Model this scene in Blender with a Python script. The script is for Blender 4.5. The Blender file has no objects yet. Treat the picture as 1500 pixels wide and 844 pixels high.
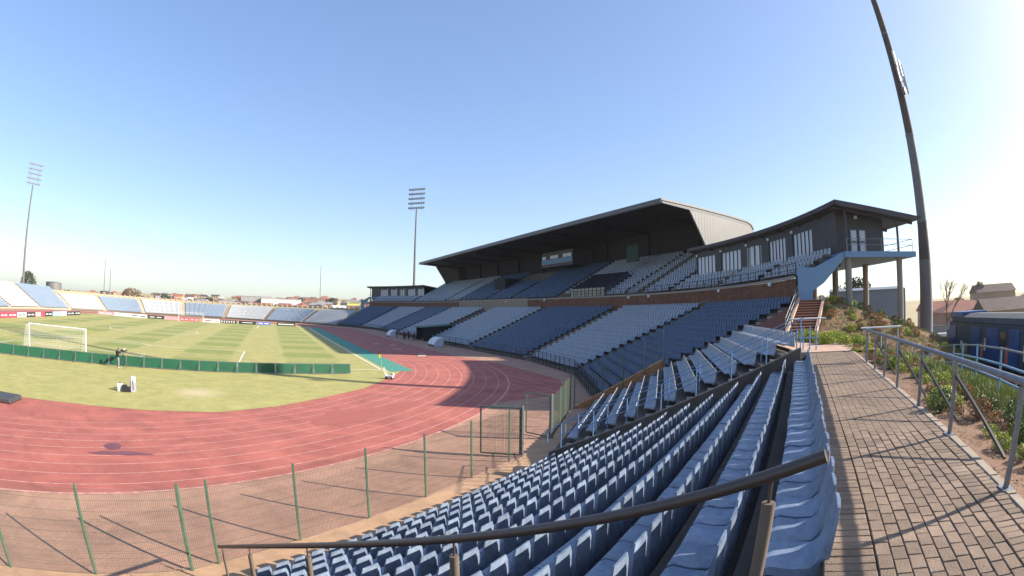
import bpy, bmesh, math, random
import numpy as np
from mathutils import Vector, Matrix
R_ = math.radians
sc = bpy.context.scene
col = sc.collection
random.seed(7); rng = np.random.default_rng(7)

# ---------------------------------------------------------------- camera, sky, sun, exposure
SUN_AZ, SUN_EL = 120.3, 26.2
CAM = np.array([-11.081, -49.810, 6.051])
yaw, pitch, roll = 0.47132, 0.10303, 0.01101
cam = bpy.data.cameras.new('camera'); cam_ob = bpy.data.objects.new('camera', cam); col.objects.link(cam_ob); sc.camera = cam_ob
_f = Vector((math.sin(yaw)*math.cos(pitch), math.cos(yaw)*math.cos(pitch), math.sin(pitch)))
_r = Vector((math.cos(yaw), -math.sin(yaw), 0)); _u = _r.cross(_f)
_r2 = _r*math.cos(roll) + _u*math.sin(roll); _u2 = -_r*math.sin(roll) + _u*math.cos(roll)
cam_ob.matrix_world = Matrix(((_r2.x, _u2.x, -_f.x, CAM[0]), (_r2.y, _u2.y, -_f.y, CAM[1]), (_r2.z, _u2.z, -_f.z, CAM[2]), (0, 0, 0, 1)))
cam.type = 'PANO'; cam.panorama_type = 'FISHEYE_EQUISOLID'
cam.sensor_fit = 'HORIZONTAL'; cam.sensor_width = 36.0
cam.fisheye_lens = 754.75/1500*36; cam.fisheye_fov = math.pi
cam.shift_y = (378.36-422)/844
cam.clip_start = 0.05; cam.clip_end = 12000
world = bpy.data.worlds.new('World'); sc.world = world; world.use_nodes = True
wn = world.node_tree
sky = wn.nodes.new('ShaderNodeTexSky'); sky.sky_type = 'NISHITA'; sky.sun_disc = False
sky.sun_elevation = R_(SUN_EL); sky.sun_rotation = R_(SUN_AZ); sky.altitude = 200; sky.air_density = 1.0; sky.dust_density = 1.2; sky.ozone_density = 3.0
gm = wn.nodes.new('ShaderNodeGamma'); gm.inputs[1].default_value = 0.62       # thin even haze: flattens the range of the clear-sky model
hs_ = wn.nodes.new('ShaderNodeHueSaturation'); hs_.inputs['Saturation'].default_value = 1.3; hs_.inputs['Hue'].default_value = 0.512
wn.links.new(sky.outputs[0], gm.inputs[0]); wn.links.new(gm.outputs[0], hs_.inputs['Color']); wn.links.new(hs_.outputs[0], wn.nodes['Background'].inputs[0]); wn.nodes['Background'].inputs[1].default_value = 0.15
sun = bpy.data.lights.new('sun', 'SUN'); sun.energy = 3.9; sun.angle = R_(0.53); sun.color = (1.0, 0.91, 0.78)
sun_ob = bpy.data.objects.new('sun', sun); col.objects.link(sun_ob)
sd = Vector((math.cos(R_(SUN_EL))*math.sin(R_(SUN_AZ)), math.cos(R_(SUN_EL))*math.cos(R_(SUN_AZ)), math.sin(R_(SUN_EL))))
sun_ob.rotation_euler = sd.to_track_quat('Z', 'Y').to_euler()
vs = sc.view_settings; vs.view_transform = 'Standard'; vs.look = 'None'; vs.exposure = 1.55; vs.gamma = 1.0; vs.use_curve_mapping = False

# ---------------------------------------------------------------- materials
MATS = {}
def mat(name, colr, rough=0.8, var=0.0, scale=1.0, col2=None, mix=0.5, bump=0.0, bscale=None, metal=0.0, spec=0.35, randvar=0.0, detail=5.0, grime=0.0, gscale=0.15):
    if name in MATS: return MATS[name]
    m = bpy.data.materials.new(name); m.use_nodes = True; nt = m.node_tree; N = nt.nodes; L = nt.links
    b = N['Principled BSDF']; b.inputs['Roughness'].default_value = rough; b.inputs['Metallic'].default_value = metal
    b.inputs['Specular IOR Level'].default_value = spec
    c = (*colr, 1)
    geo = N.new('ShaderNodeNewGeometry')
    src = None
    if col2 is not None or var > 0:
        nz = N.new('ShaderNodeTexNoise'); nz.inputs['Scale'].default_value = scale; nz.inputs['Detail'].default_value = detail; nz.inputs['Roughness'].default_value = 0.62
        L.new(geo.outputs['Position'], nz.inputs['Vector'])
        rp = N.new('ShaderNodeMapRange'); rp.inputs[1].default_value = 0.5-0.5*mix*0.6; rp.inputs[2].default_value = 0.5+0.5*mix*0.6; L.new(nz.outputs['Fac'], rp.inputs[0])
        mx = N.new('ShaderNodeMix'); mx.data_type = 'RGBA'
        a2 = col2 if col2 is not None else tuple(min(1, x*(1+var)) for x in colr)
        a1 = colr if col2 is not None else tuple(x*(1-var) for x in colr)
        mx.inputs[6].default_value = (*a1, 1); mx.inputs[7].default_value = (*a2, 1); L.new(rp.outputs[0], mx.inputs[0]); src = mx.outputs[2]
    if randvar > 0:
        oi = N.new('ShaderNodeObjectInfo'); mr = N.new('ShaderNodeMapRange'); mr.inputs[3].default_value = 1-randvar; mr.inputs[4].default_value = 1+randvar
        L.new(oi.outputs['Random'], mr.inputs[0]); hs = N.new('ShaderNodeHueSaturation'); L.new(mr.outputs[0], hs.inputs['Value'])
        if src is not None: L.new(src, hs.inputs['Color'])
        else: hs.inputs['Color'].default_value = c
        src = hs.outputs[0]
    if grime > 0:
        g1 = N.new('ShaderNodeTexNoise'); g1.inputs['Scale'].default_value = gscale; g1.inputs['Detail'].default_value = 11; g1.inputs['Roughness'].default_value = 0.72; g1.inputs['Distortion'].default_value = 0.6
        L.new(geo.outputs['Position'], g1.inputs['Vector']); gr = N.new('ShaderNodeMapRange'); gr.inputs[1].default_value = 0.35; gr.inputs[2].default_value = 0.65; gr.inputs[3].default_value = 1-grime; gr.inputs[4].default_value = 1+grime*.5; L.new(g1.outputs['Fac'], gr.inputs[0])
        h2 = N.new('ShaderNodeHueSaturation'); L.new(gr.outputs[0], h2.inputs['Value'])
        if src is not None: L.new(src, h2.inputs['Color'])
        else: h2.inputs['Color'].default_value = c
        src = h2.outputs[0]
    if src is not None: L.new(src, b.inputs['Base Color'])
    else: b.inputs['Base Color'].default_value = c
    if bump > 0:
        bn = N.new('ShaderNodeTexNoise'); bn.inputs['Scale'].default_value = bscale or scale*6; bn.inputs['Detail'].default_value = 6
        L.new(geo.outputs['Position'], bn.inputs['Vector']); bp = N.new('ShaderNodeBump'); bp.inputs['Strength'].default_value = bump; bp.inputs['Distance'].default_value = 0.02
        L.new(bn.outputs['Fac'], bp.inputs['Height']); L.new(bp.outputs[0], b.inputs['Normal'])
    MATS[name] = m; return m
def nodes_of(m): return m.node_tree.nodes, m.node_tree.links, m.node_tree.nodes['Principled BSDF']

mat('track', (0.345, 0.098, 0.073), 0.9, col2=(0.435, 0.145, 0.11), scale=0.3, mix=1.6, detail=10, grime=.3, gscale=.5, bump=0.25, bscale=60)
mat('track_stain', (0.16, 0.06, 0.075), 0.8, var=0.12, scale=2)
mat('track_patch', (0.36, 0.11, 0.085), 0.9, col2=(0.30, 0.09, 0.07), scale=1.2, mix=1.0, bump=0.3, bscale=40)
mat('line_white', (0.50, 0.26, 0.22), 0.8, var=0.3, scale=3)
mat('pitch_white', (0.85, 0.86, 0.82), 0.8, var=0.06, scale=3)
mat('strip_green', (0.065, 0.24, 0.18), 0.85, var=0.12, scale=1.5)
mat('gravel', (0.46, 0.255, 0.17), 0.95, col2=(0.34, 0.205, 0.14), scale=6.0, grime=.25, gscale=.6, detail=9, mix=1.6, bump=0.6, bscale=45)
mat('sand_concrete', (0.48, 0.285, 0.16), 0.9, col2=(0.36, 0.24, 0.15), scale=1.1, mix=1.3, grime=.25, gscale=1.2, bump=0.3, bscale=30)
mat('concrete', (0.30, 0.27, 0.235), 0.9, col2=(0.21, 0.185, 0.155), scale=0.9, mix=1.5, bump=0.35, bscale=20)
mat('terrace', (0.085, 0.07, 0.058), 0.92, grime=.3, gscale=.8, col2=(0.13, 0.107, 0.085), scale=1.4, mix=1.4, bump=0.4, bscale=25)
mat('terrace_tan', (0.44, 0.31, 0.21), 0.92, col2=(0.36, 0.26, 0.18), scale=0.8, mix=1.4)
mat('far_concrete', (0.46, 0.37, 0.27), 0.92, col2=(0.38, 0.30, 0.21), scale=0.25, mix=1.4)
mat('dry_ground', (0.42, 0.32, 0.19), 0.95, col2=(0.30, 0.27, 0.13), scale=0.02, mix=1.6, detail=9)
mat('yard', (0.33, 0.28, 0.23), 0.95, col2=(0.25, 0.22, 0.18), scale=0.4, mix=1.3)
mat('mulch', (0.13, 0.07, 0.042), 0.95, col2=(0.22, 0.125, 0.075), scale=5, mix=1.4, bump=0.8, bscale=30)
mat('slope_grass', (0.10, 0.13, 0.035), 0.9, col2=(0.24, 0.18, 0.08), scale=0.6, mix=1.5, bump=0.6, bscale=25)
mat('kerb', (0.30, 0.24, 0.18), 0.9, var=0.14, scale=4, bump=0.3, bscale=30)
mat('paver', (0.25, 0.175, 0.122), 0.92, grime=.3, gscale=1.1, col2=(0.18, 0.13, 0.094), scale=7, mix=1.3, bump=0.5, bscale=55, randvar=0.17)
mat('joint', (0.14, 0.10, 0.072), 0.95, var=0.2, scale=8)
mat('slab_pink', (0.47, 0.31, 0.225), 0.9, col2=(0.40, 0.27, 0.20), scale=1.5, mix=1.2, randvar=0.06)
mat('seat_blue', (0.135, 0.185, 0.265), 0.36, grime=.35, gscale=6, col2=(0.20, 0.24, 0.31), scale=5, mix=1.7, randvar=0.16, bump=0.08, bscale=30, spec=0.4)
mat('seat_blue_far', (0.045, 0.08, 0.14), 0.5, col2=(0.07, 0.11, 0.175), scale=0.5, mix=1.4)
mat('seat_blue_sunlit', (0.19, 0.25, 0.33), 0.5, col2=(0.24, 0.30, 0.38), scale=0.5, mix=1.4)  # lighter copy of the far blue for stands in sun: sunlight put into the colour
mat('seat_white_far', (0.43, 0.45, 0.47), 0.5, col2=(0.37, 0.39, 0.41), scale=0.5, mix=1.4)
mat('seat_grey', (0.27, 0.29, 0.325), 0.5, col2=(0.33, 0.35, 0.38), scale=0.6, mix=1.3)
mat('fence_green', (0.075, 0.135, 0.085), 0.5, var=0.15, scale=6, spec=0.5)
mat('fence_wire', (0.075, 0.09, 0.07), 0.6)
mat('galvanised', (0.21, 0.22, 0.235), 0.48, metal=0.65, var=0.12, scale=12)
mat('rail_blue', (0.15, 0.27, 0.43), 0.5, var=0.15, scale=8)
mat('rail_black', (0.025, 0.025, 0.028), 0.45)
mat('rail_brown', (0.052, 0.036, 0.03), 0.38, col2=(0.085, 0.06, 0.048), scale=9, mix=1.2, spec=0.5)
mat('post_brown', (0.17, 0.13, 0.095), 0.6, col2=(0.11, 0.085, 0.065), scale=14, mix=1.4)
mat('brick_wall', (0.15, 0.072, 0.042), 0.9, var=0.2, scale=1.2)
mat('clad_dark', (0.055, 0.053, 0.056), 0.6, var=0.1, scale=0.6)
mat('clad_light', (0.145, 0.143, 0.142), 0.5, var=0.06, scale=0.3, metal=0.1)
mat('roof_edge', (0.10, 0.105, 0.112), 0.5, var=0.08, scale=0.4)
mat('board_green', (0.008, 0.04, 0.02), 0.7)
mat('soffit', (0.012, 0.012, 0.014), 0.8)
mat('beam_blue', (0.13, 0.24, 0.38), 0.7, col2=(0.17, 0.28, 0.41), scale=0.8, mix=1.4)
mat('white_paint', (0.62, 0.62, 0.60), 0.6, var=0.05, scale=2)
mat('window_pale', (0.42, 0.46, 0.53), 0.25, spec=0.6)
mat('glass_dark', (0.03, 0.035, 0.045), 0.08, spec=0.8)
mat('mast_grey', (0.15, 0.147, 0.15), 0.75, col2=(0.11, 0.108, 0.11), scale=0.5, mix=1.3)
mat('mast_brown', (0.075, 0.06, 0.052), 0.8, var=0.12, scale=0.6)
mat('lamp_grey', (0.15, 0.155, 0.165), 0.5, var=0.2, scale=3)
mat('barrier_green', (0.014, 0.085, 0.042), 0.55, var=0.12, scale=0.8)
mat('train_blue', (0.018, 0.065, 0.19), 0.4, var=0.25, scale=0.9)
mat('train_roof', (0.07, 0.08, 0.09), 0.85, var=0.15, scale=1.0)
mat('train_side', (0.03, 0.05, 0.075), 0.6, col2=(0.06, 0.075, 0.09), scale=0.9, mix=1.6)
mat('under_dark', (0.03, 0.028, 0.026), 0.8, var=0.3, scale=2)
mat('leaf_yellow', (0.32, 0.36, 0.045), 0.6, randvar=0.18, var=0.25, scale=9)
mat('leaf_green', (0.10, 0.15, 0.035), 0.6, randvar=0.2, var=0.3, scale=7)
mat('leaf_red', (0.30, 0.045, 0.035), 0.6, randvar=0.15, var=0.25, scale=9)
mat('leaf_dark', (0.045, 0.06, 0.028), 0.7, randvar=0.2, var=0.3, scale=2)
mat('leaf_dry', (0.27, 0.15, 0.06), 0.8, randvar=0.2, var=0.3, scale=6)
mat('leaf_brown', (0.16, 0.115, 0.065), 0.8, randvar=0.2, var=0.3, scale=2)
mat('grass_blade', (0.13, 0.20, 0.04), 0.7, col2=(0.26, 0.25, 0.07), scale=1.2, mix=1.6)
mat('bark', (0.11, 0.085, 0.065), 0.9, var=0.3, scale=6)
mat('skin', (0.14, 0.08, 0.055), 0.6); mat('black_cloth', (0.018, 0.018, 0.022), 0.85); mat('grey_cloth', (0.26, 0.26, 0.29), 0.85)
mat('maroon_cloth', (0.13, 0.02, 0.045), 0.85); mat('white_cloth', (0.5, 0.5, 0.52), 0.85); mat('black_plastic', (0.02, 0.02, 0.02), 0.4)
mat('net', (0.75, 0.75, 0.74), 0.8)

# grass pitch with mown bands: the bands are the lie of the blades (a colour of the turf itself)
def pitch_material():
    m = mat('pitch_grass', (0.28, 0.28, 0.08), 0.9, col2=(0.43, 0.37, 0.14), scale=0.35, mix=1.7, bump=0.3, bscale=12, detail=11, grime=.2, gscale=.9)
    N, L, b = nodes_of(m); src = b.inputs['Base Color'].links[0].from_socket
    geo = N.new('ShaderNodeNewGeometry'); sp = N.new('ShaderNodeSeparateXYZ'); L.new(geo.outputs['Position'], sp.inputs[0])
    def band(sock, width, off):
        a = N.new('ShaderNodeMath'); a.operation = 'ADD'; a.inputs[1].default_value = off; L.new(sock, a.inputs[0])
        d = N.new('ShaderNodeMath'); d.operation = 'MULTIPLY'; d.inputs[1].default_value = math.pi/width; L.new(a.outputs[0], d.inputs[0])
        s = N.new('ShaderNodeMath'); s.operation = 'SINE'; L.new(d.outputs[0], s.inputs[0])
        r = N.new('ShaderNodeMapRange'); r.inputs[1].default_value = -0.12; r.inputs[2].default_value = 0.12; L.new(s.outputs[0], r.inputs[0]); return r.outputs[0]
    bx, by = band(sp.outputs[0], 6.3, 34.6), band(sp.outputs[1], 5.6, 0.0)
    mul = N.new('ShaderNodeMath'); mul.operation = 'MULTIPLY'; L.new(bx, mul.inputs[0])
    k = N.new('ShaderNodeMapRange'); k.inputs[3].default_value = 0.35; k.inputs[4].default_value = 1.0; L.new(by, k.inputs[0]); L.new(k.outputs[0], mul.inputs[1])
    # only on the marked pitch
    def inside(sock, lo, hi):
        g = N.new('ShaderNodeMath'); g.operation = 'GREATER_THAN'; g.inputs[1].default_value = lo; L.new(sock, g.inputs[0])
        l = N.new('ShaderNodeMath'); l.operation = 'LESS_THAN'; l.inputs[1].default_value = hi; L.new(sock, l.inputs[0])
        q = N.new('ShaderNodeMath'); q.operation = 'MULTIPLY'; L.new(g.outputs[0], q.inputs[0]); L.new(l.outputs[0], q.inputs[1]); return q.outputs[0]
    ins = N.new('ShaderNodeMath'); ins.operation = 'MULTIPLY'; L.new(inside(sp.outputs[0], -69.3, 0.2), ins.inputs[0]); L.new(inside(sp.outputs[1], -1.5, 97.0), ins.inputs[1])
    f = N.new('ShaderNodeMath'); f.operation = 'MULTIPLY'; L.new(mul.outputs[0], f.inputs[0]); L.new(ins.outputs[0], f.inputs[1])
    mx = N.new('ShaderNodeMix'); mx.data_type = 'RGBA'; mx.inputs[7].default_value = (0.13, 0.19, 0.03, 1); L.new(src, mx.inputs[6])
    f2 = N.new('ShaderNodeMath'); f2.operation = 'MULTIPLY'; f2.inputs[1].default_value = 0.6; L.new(f.outputs[0], f2.inputs[0]); L.new(f2.outputs[0], mx.inputs[0]); L.new(mx.outputs[2], b.inputs['Base Color'])
    # worn patch of bare straw-coloured ground
    dp = N.new('ShaderNodeVectorMath'); dp.operation = 'DISTANCE'; dp.inputs[1].default_value = (-16.2, -15.4, 0); L.new(geo.outputs['Position'], dp.inputs[0])
    nz = N.new('ShaderNodeTexNoise'); nz.inputs['Scale'].default_value = 0.9; nz.inputs['Detail'].default_value = 6; L.new(geo.outputs['Position'], nz.inputs['Vector'])
    ad = N.new('ShaderNodeMath'); ad.operation = 'MULTIPLY_ADD'; ad.inputs[1].default_value = 2.6; L.new(nz.outputs['Fac'], ad.inputs[0]); L.new(dp.outputs['Value'], ad.inputs[2])
    pr = N.new('ShaderNodeMapRange'); pr.inputs[1].default_value = 3.6; pr.inputs[2].default_value = 1.8; pr.inputs[4].default_value = 0.75; L.new(ad.outputs[0], pr.inputs[0])
    m2 = N.new('ShaderNodeMix'); m2.data_type = 'RGBA'; m2.inputs[7].default_value = (0.52, 0.42, 0.25, 1); L.new(mx.outputs[2], m2.inputs[6]); L.new(pr.outputs[0], m2.inputs[0]); L.new(m2.outputs[2], b.inputs['Base Color'])
    return m
pitch_material()
# brick-textured wall (too far off to tell bricks apart)
def brick_material():
    m = MATS['brick_wall']; N, L, b = nodes_of(m); src = b.inputs['Base Color'].links[0].from_socket
    tc = N.new('ShaderNodeTexCoord'); bt = N.new('ShaderNodeTexBrick'); bt.inputs['Scale'].default_value = 1.0
    bt.inputs['Brick Width'].default_value = 0.44; bt.inputs['Row Height'].default_value = 0.15; bt.inputs['Mortar Size'].default_value = 0.02
    bt.inputs['Color1'].default_value = (0.9, 0.9, 0.9, 1); bt.inputs['Color2'].default_value = (0.6, 0.6, 0.6, 1); bt.inputs['Mortar'].default_value = (1.25, 1.2, 1.1, 1)
    L.new(tc.outputs['UV'], bt.inputs['Vector'])
    mm = N.new('ShaderNodeMix'); mm.data_type = 'RGBA'; mm.blend_type = 'MULTIPLY'; mm.inputs[0].default_value = 1.0; L.new(src, mm.inputs[6]); L.new(bt.outputs['Color'], mm.inputs[7]); L.new(mm.outputs[2], b.inputs['Base Color'])
brick_material()
# ribbed cladding: fine vertical relief
def ribs(m, axis, width):
    N, L, b = nodes_of(m); geo = N.new('ShaderNodeNewGeometry'); sp = N.new('ShaderNodeSeparateXYZ'); L.new(geo.outputs['Position'], sp.inputs[0])
    d = N.new('ShaderNodeMath'); d.operation = 'MULTIPLY'; d.inputs[1].default_value = 2*math.pi/width; L.new(sp.outputs[axis], d.inputs[0])
    s = N.new('ShaderNodeMath'); s.operation = 'SINE'; L.new(d.outputs[0], s.inputs[0]); bp = N.new('ShaderNodeBump'); bp.inputs['Strength'].default_value = 0.18; bp.inputs['Distance'].default_value = 0.04
    L.new(s.outputs[0], bp.inputs['Height']); L.new(bp.outputs[0], b.inputs['Normal'])
ribs(MATS['clad_light'], 0, 0.62)

# ---------------------------------------------------------------- mesh helpers
class MB:
    def __init__(s): s.v = []; s.f = []; s.uv = None
    def add(s, verts, faces):
        o = len(s.v); s.v.extend([tuple(map(float, p)) for p in verts]); s.f.extend([tuple(i+o for i in f) for f in faces]); return s
    def hexa(s, p): # 8 points: bottom 0-3 ccw, top 4-7
        return s.add(p, [(3,2,1,0),(4,5,6,7),(0,1,5,4),(1,2,6,5),(2,3,7,6),(3,0,4,7)])
    def box(s, lo, hi):
        (a,b,c),(d,e,f) = lo, hi
        return s.hexa([(a,b,c),(d,b,c),(d,e,c),(a,e,c),(a,b,f),(d,b,f),(d,e,f),(a,e,f)])
    def obox(s, p, ax, ay, az, hx, hy, hz): # centre p, unit axes, half sizes
        p = np.array(p, float); ax, ay, az = [np.array(q, float) for q in (ax, ay, az)]
        pts = []
        for dz in (-1, 1):
            for dx, dy in ((-1,-1),(1,-1),(1,1),(-1,1)): pts.append(p+ax*hx*dx+ay*hy*dy+az*hz*dz)
        return s.hexa(pts)
    def bar(s, a, b, w, h=None, up=(0,0,1)): # rectangular bar from a to b
        a = np.array(a, float); b = np.array(b, float); h = h or w
        d = b-a; L = np.linalg.norm(d); d = d/L; up = np.array(up, float)
        if abs(d@up) > 0.98: up = np.array((1.0, 0, 0))
        x = np.cross(d, up); x /= np.linalg.norm(x); y = np.cross(x, d)
        return s.obox((a+b)/2, x, d, y, w/2, L/2, h/2)
    def tube(s, pts, rad, n=8, cap=True):
        pts = [np.array(p, float) for p in pts]; rads = rad if hasattr(rad, '__len__') else [rad]*len(pts)
        o = len(s.v); prevx = None
        for i, p in enumerate(pts):
            d = pts[min(i+1, len(pts)-1)]-pts[max(i-1, 0)]; d = d/(np.linalg.norm(d)+1e-12)
            if prevx is None:
                up = np.array((0, 0, 1.0)) if abs(d[2]) < 0.95 else np.array((1.0, 0, 0)); x = np.cross(d, up)
            else: x = prevx - d*(prevx@d)
            x = x/np.linalg.norm(x); y = np.cross(d, x); prevx = x
            for k in range(n):
                a = 2*math.pi*k/n; s.v.append(tuple(p+(x*math.cos(a)+y*math.sin(a))*rads[i]))
        for i in range(len(pts)-1):
            for k in range(n): s.f.append((o+i*n+k, o+i*n+(k+1)%n, o+(i+1)*n+(k+1)%n, o+(i+1)*n+k))
        if cap:
            s.f.append(tuple(o+k for k in reversed(range(n)))); s.f.append(tuple(o+(len(pts)-1)*n+k for k in range(n)))
        return s
    def prism(s, poly, ext): # planar polygon (list of 3d), extruded by vector
        n = len(poly); p = [np.array(q, float) for q in poly]; e = np.array(ext, float)
        return s.add(p+[q+e for q in p], [tuple(reversed(range(n))), tuple(range(n, 2*n))]+[(i, (i+1) % n, n+(i+1) % n, n+i) for i in range(n)])
    def grid(s, rows): # list of rows of points
        o = len(s.v); n = len(rows[0])
        for r in rows: s.v.extend([tuple(map(float, q)) for q in r])
        for i in range(len(rows)-1):
            for j in range(n-1): s.f.append((o+i*n+j, o+i*n+j+1, o+(i+1)*n+j+1, o+(i+1)*n+j))
        return s
    def build(s, name, m, parent=None, smooth=False, bevel=0, sharp=35):
        me = bpy.data.meshes.new(name); me.from_pydata(s.v, [], s.f); me.validate()
        for mm in (m if isinstance(m, (list, tuple)) else [m]): me.materials.append(MATS[mm])
        bm = bmesh.new(); bm.from_mesh(me)
        bmesh.ops.recalc_face_normals(bm, faces=bm.faces)
        if bevel: bmesh.ops.bevel(bm, geom=[e for e in bm.edges if e.is_manifold and e.calc_face_angle(0) > 0.5], offset=bevel, segments=1, affect='EDGES')
        bm.to_mesh(me); bm.free()
        if smooth:
            me.polygons.foreach_set('use_smooth', [True]*len(me.polygons)); me.set_sharp_from_angle(angle=R_(sharp))
        return link(name, me, parent)
    def sheet(s, name, m, parent=None, smooth=False): # open surface: keep given winding, face up
        me = bpy.data.meshes.new(name); me.from_pydata(s.v, [], s.f); me.materials.append(MATS[m])
        if smooth: me.polygons.foreach_set('use_smooth', [True]*len(me.polygons))
        return link(name, me, parent)
def link(name, data, parent=None):
    o = bpy.data.objects.new(name, data); col.objects.link(o)
    if parent is not None: o.parent = parent
    return o
def empty(name, loc=(0, 0, 0)):
    o = bpy.data.objects.new(name, None); o.location = loc; o.empty_display_size = 0.3; col.objects.link(o); return o
def tag(o, label=None, cat=None, group=None, kind=None):
    if label: o['label'] = label
    if cat: o['category'] = cat
    if group: o['group'] = group
    if kind: o['kind'] = kind
    return o
def under(o, parent): # parent keeping world place (parents are unrotated empties)
    o.parent = parent; o.location = Vector(o.location)-Vector(parent.location) if o.type != 'EMPTY' else o.location; return o
def copy_tree(o, parent=None):
    c = o.copy(); col.objects.link(c); c.parent = parent
    for ch in list(o.children): copy_tree(ch, c)
    return c

# ---------------------------------------------------------------- the bowl: rings about the track
OX, OY, OY2, MIDY = -34.6, 9.6, 86.0, 47.8
def Pc(R, phi, z=0.0):  # near bend, true polar, phi from -Y towards +X in degrees
    a = R_(phi); return np.array([OX+R*math.sin(a), OY-R*math.cos(a), z])
CORN = [-10.3, 6.0, 22.4, 39.2, 53.4, 69.9, 86.4]      # the seating bends in straight facets from aisle to aisle
def facet(phi):
    for a, b in zip(CORN[:-1], CORN[1:]):
        if a <= phi < b: return (a+b)/2
    return None
def P(R, phi, z=0.0):   # same, but following the straight facets of the stand
    c = facet(phi)
    return Pc(R, phi, z) if c is None else Pc(R*0.9975/math.cos(R_(phi-c)), phi, z)
def PF(c, r0, s_, z=0.0):   # facet with normal angle c: r0 along the normal, s_ along the facet
    a = R_(c); return np.array([OX+r0*math.sin(a)+s_*math.cos(a), OY-r0*math.cos(a)+s_*math.sin(a), z])
def B(R, t, z=0.0):    # whole bowl: t<90 near bend (deg); 90..166.4 straight (m); then far bend (deg) to 346.4; then the other straight
    if t <= 90: return P(R, t, z) if R > 52.5 else Pc(R, t, z)
    if t <= 166.4: return np.array([OX+R, OY+(t-90), z])
    if t <= 346.4:
        a = R_(t-166.4); return np.array([OX+R*math.cos(a), OY2+R*math.sin(a), z])
    return np.array([OX-R, OY2-(t-346.4), z])
def tang(t):
    a = B(60, t-0.05); b = B(60, t+0.05); d = b-a; return d/np.linalg.norm(d)
def outw(t):
    d = tang(t); return np.array([d[1], -d[0], 0])
def trange(t0, t1, step=1.5):
    n = max(1, int(math.ceil((t1-t0)/step))); ts = [t0+(t1-t0)*i/n for i in range(n+1)]
    return ts
def mirror(p): return np.array([p[0], 2*MIDY-p[1], p[2]])
FROW_R, DR, DZ = 54.77, 0.81, 0.36
# ================================================================ SETTING
# ---- ground sheet to the horizon: flat round the stadium, rising gently to the township
AZT = [-180, -75, -45, -30, -22, -15, -5, 0, 6, 12, 20, 35, 60, 72, 80, 90, 110, 140, 180]
ELT = [0.1, 0.1, 0.1, 0.10, 0.10, 0.25, 0.42, 0.62, 0.95, 0.72, 0.55, 0.4, 0.2, 0.15, 0.12, 0.15, 0.1, 0.1, 0.1]
D0T = [260, 260, 260, 260, 260, 250, 240, 230, 230, 230, 230, 200, 120, 62, 62, 62, 120, 200, 260]
D1T = [800, 800, 800, 800, 800, 800, 800, 800, 800, 800, 800, 800, 500, 330, 330, 330, 500, 800, 800]
def hgt(x, y):
    dx, dy = x-CAM[0], y-CAM[1]; d = math.hypot(dx, dy); az = math.degrees(math.atan2(dx, dy))
    e = np.interp(az, AZT, ELT); d0 = np.interp(az, AZT, D0T); d1 = np.interp(az, AZT, D1T)
    top = 6.05+d1*math.tan(R_(e)); s = (d-d0)/(d1-d0); s = max(0, min(1, s))
    w = 0.5*math.sin(x*0.021)*math.cos(y*0.017)*min(1, max(0, (d-200)/200))*3
    z = -0.05+top*(s**0.8 if 60 < az < 100 else s)+w*s
    if d > d1: z += (d-d1)*math.tan(R_(e))*0.35
    return z
mb = MB(); rows = []
rad = [0, 30, 60, 90, 120, 150, 180, 210, 240, 270, 300, 340, 380, 430, 480, 540, 600, 670, 740, 820, 950, 1200, 1700, 2600, 4500, 8000]
azs = list(range(-180, 181, 4))
for d in rad:
    rows.append([(CAM[0]+d*math.sin(R_(a)), CAM[1]+d*math.cos(R_(a)), hgt(CAM[0]+d*math.sin(R_(a)), CAM[1]+d*math.cos(R_(a)))) for a in azs])
mb.grid(rows); tag(mb.sheet('ground', 'dry_ground', smooth=True), kind='structure')

def ring_pts(R, z, t0=-40, t1=470, step=2.0):
    return [B(R, t, z) for t in trange(t0, t1, step)]
def band(R0, R1, z0, z1, t0, t1, step=2.0):
    return MB().grid([[B(R0, t, z0) for t in trange(t0, t1, step)], [B(R1, t, z1) for t in trange(t0, t1, step)]])
# gravel apron outside the track, then the track
tag(band(47.7, 55.2, -0.012, -0.012, -40, 470).sheet('gravel_apron', 'gravel'), kind='structure')
track = band(33.0, 47.8, 0.0, 0.0, -40, 470).sheet('running_track', 'track'); tag(track, kind='structure')
for i, r in enumerate([38.3, 39.38, 40.46, 41.54, 42.62, 43.7, 44.78, 45.86, 46.94]):
    band(r-0.03, r+0.03, 0.004, 0.004, -40, 470, 1.5).sheet('lane_line', 'line_white', track)
band(47.72, 47.86, 0.006, 0.006, -40, 470, 1.5).sheet('edge_line', 'line_white', track)
# the sprint straight runs on past the bend to the fence
ch = MB().add([(-1.5, -20.2, -.006), (9.6, -18.4, -.006), (13.4, -11.4, -.006), (14.7, 2, -.006), (13.3, 14, -.006), (2.5, 14, -.006)], [(0, 1, 2, 3, 4, 5)]).sheet('sprint_chute', 'track'); tag(ch, kind='structure')
for x, y0 in ((8.2, -18.4), (9.42, -17.6), (10.64, -15.6), (11.86, -13.2)): MB().add([(x-.03, y0, -.002), (x+.03, y0, -.002), (x+.03, 9, -.002), (x-.03, 9, -.002)], [(0, 1, 2, 3)]).sheet('lane_line', 'line_white', ch)
def blob(cx, cy, rx, ry, z, ang=0, n=26, wob=0.18, seed=0):
    r = random.Random(seed); ph = [r.uniform(0, 6.28) for _ in range(4)]; pts = []
    for k in range(n):
        a = 2*math.pi*k/n; q = 1+wob*(math.sin(2*a+ph[0])+0.7*math.sin(3*a+ph[1])+0.5*math.sin(5*a+ph[2])+0.4*math.sin(7*a+ph[3]))
        x, y = rx*q*math.cos(a), ry*q*math.sin(a); pts.append((cx+x*math.cos(ang)-y*math.sin(ang), cy+x*math.sin(ang)+y*math.cos(ang), z))
    return MB().add(pts, [tuple(range(n))])
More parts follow.
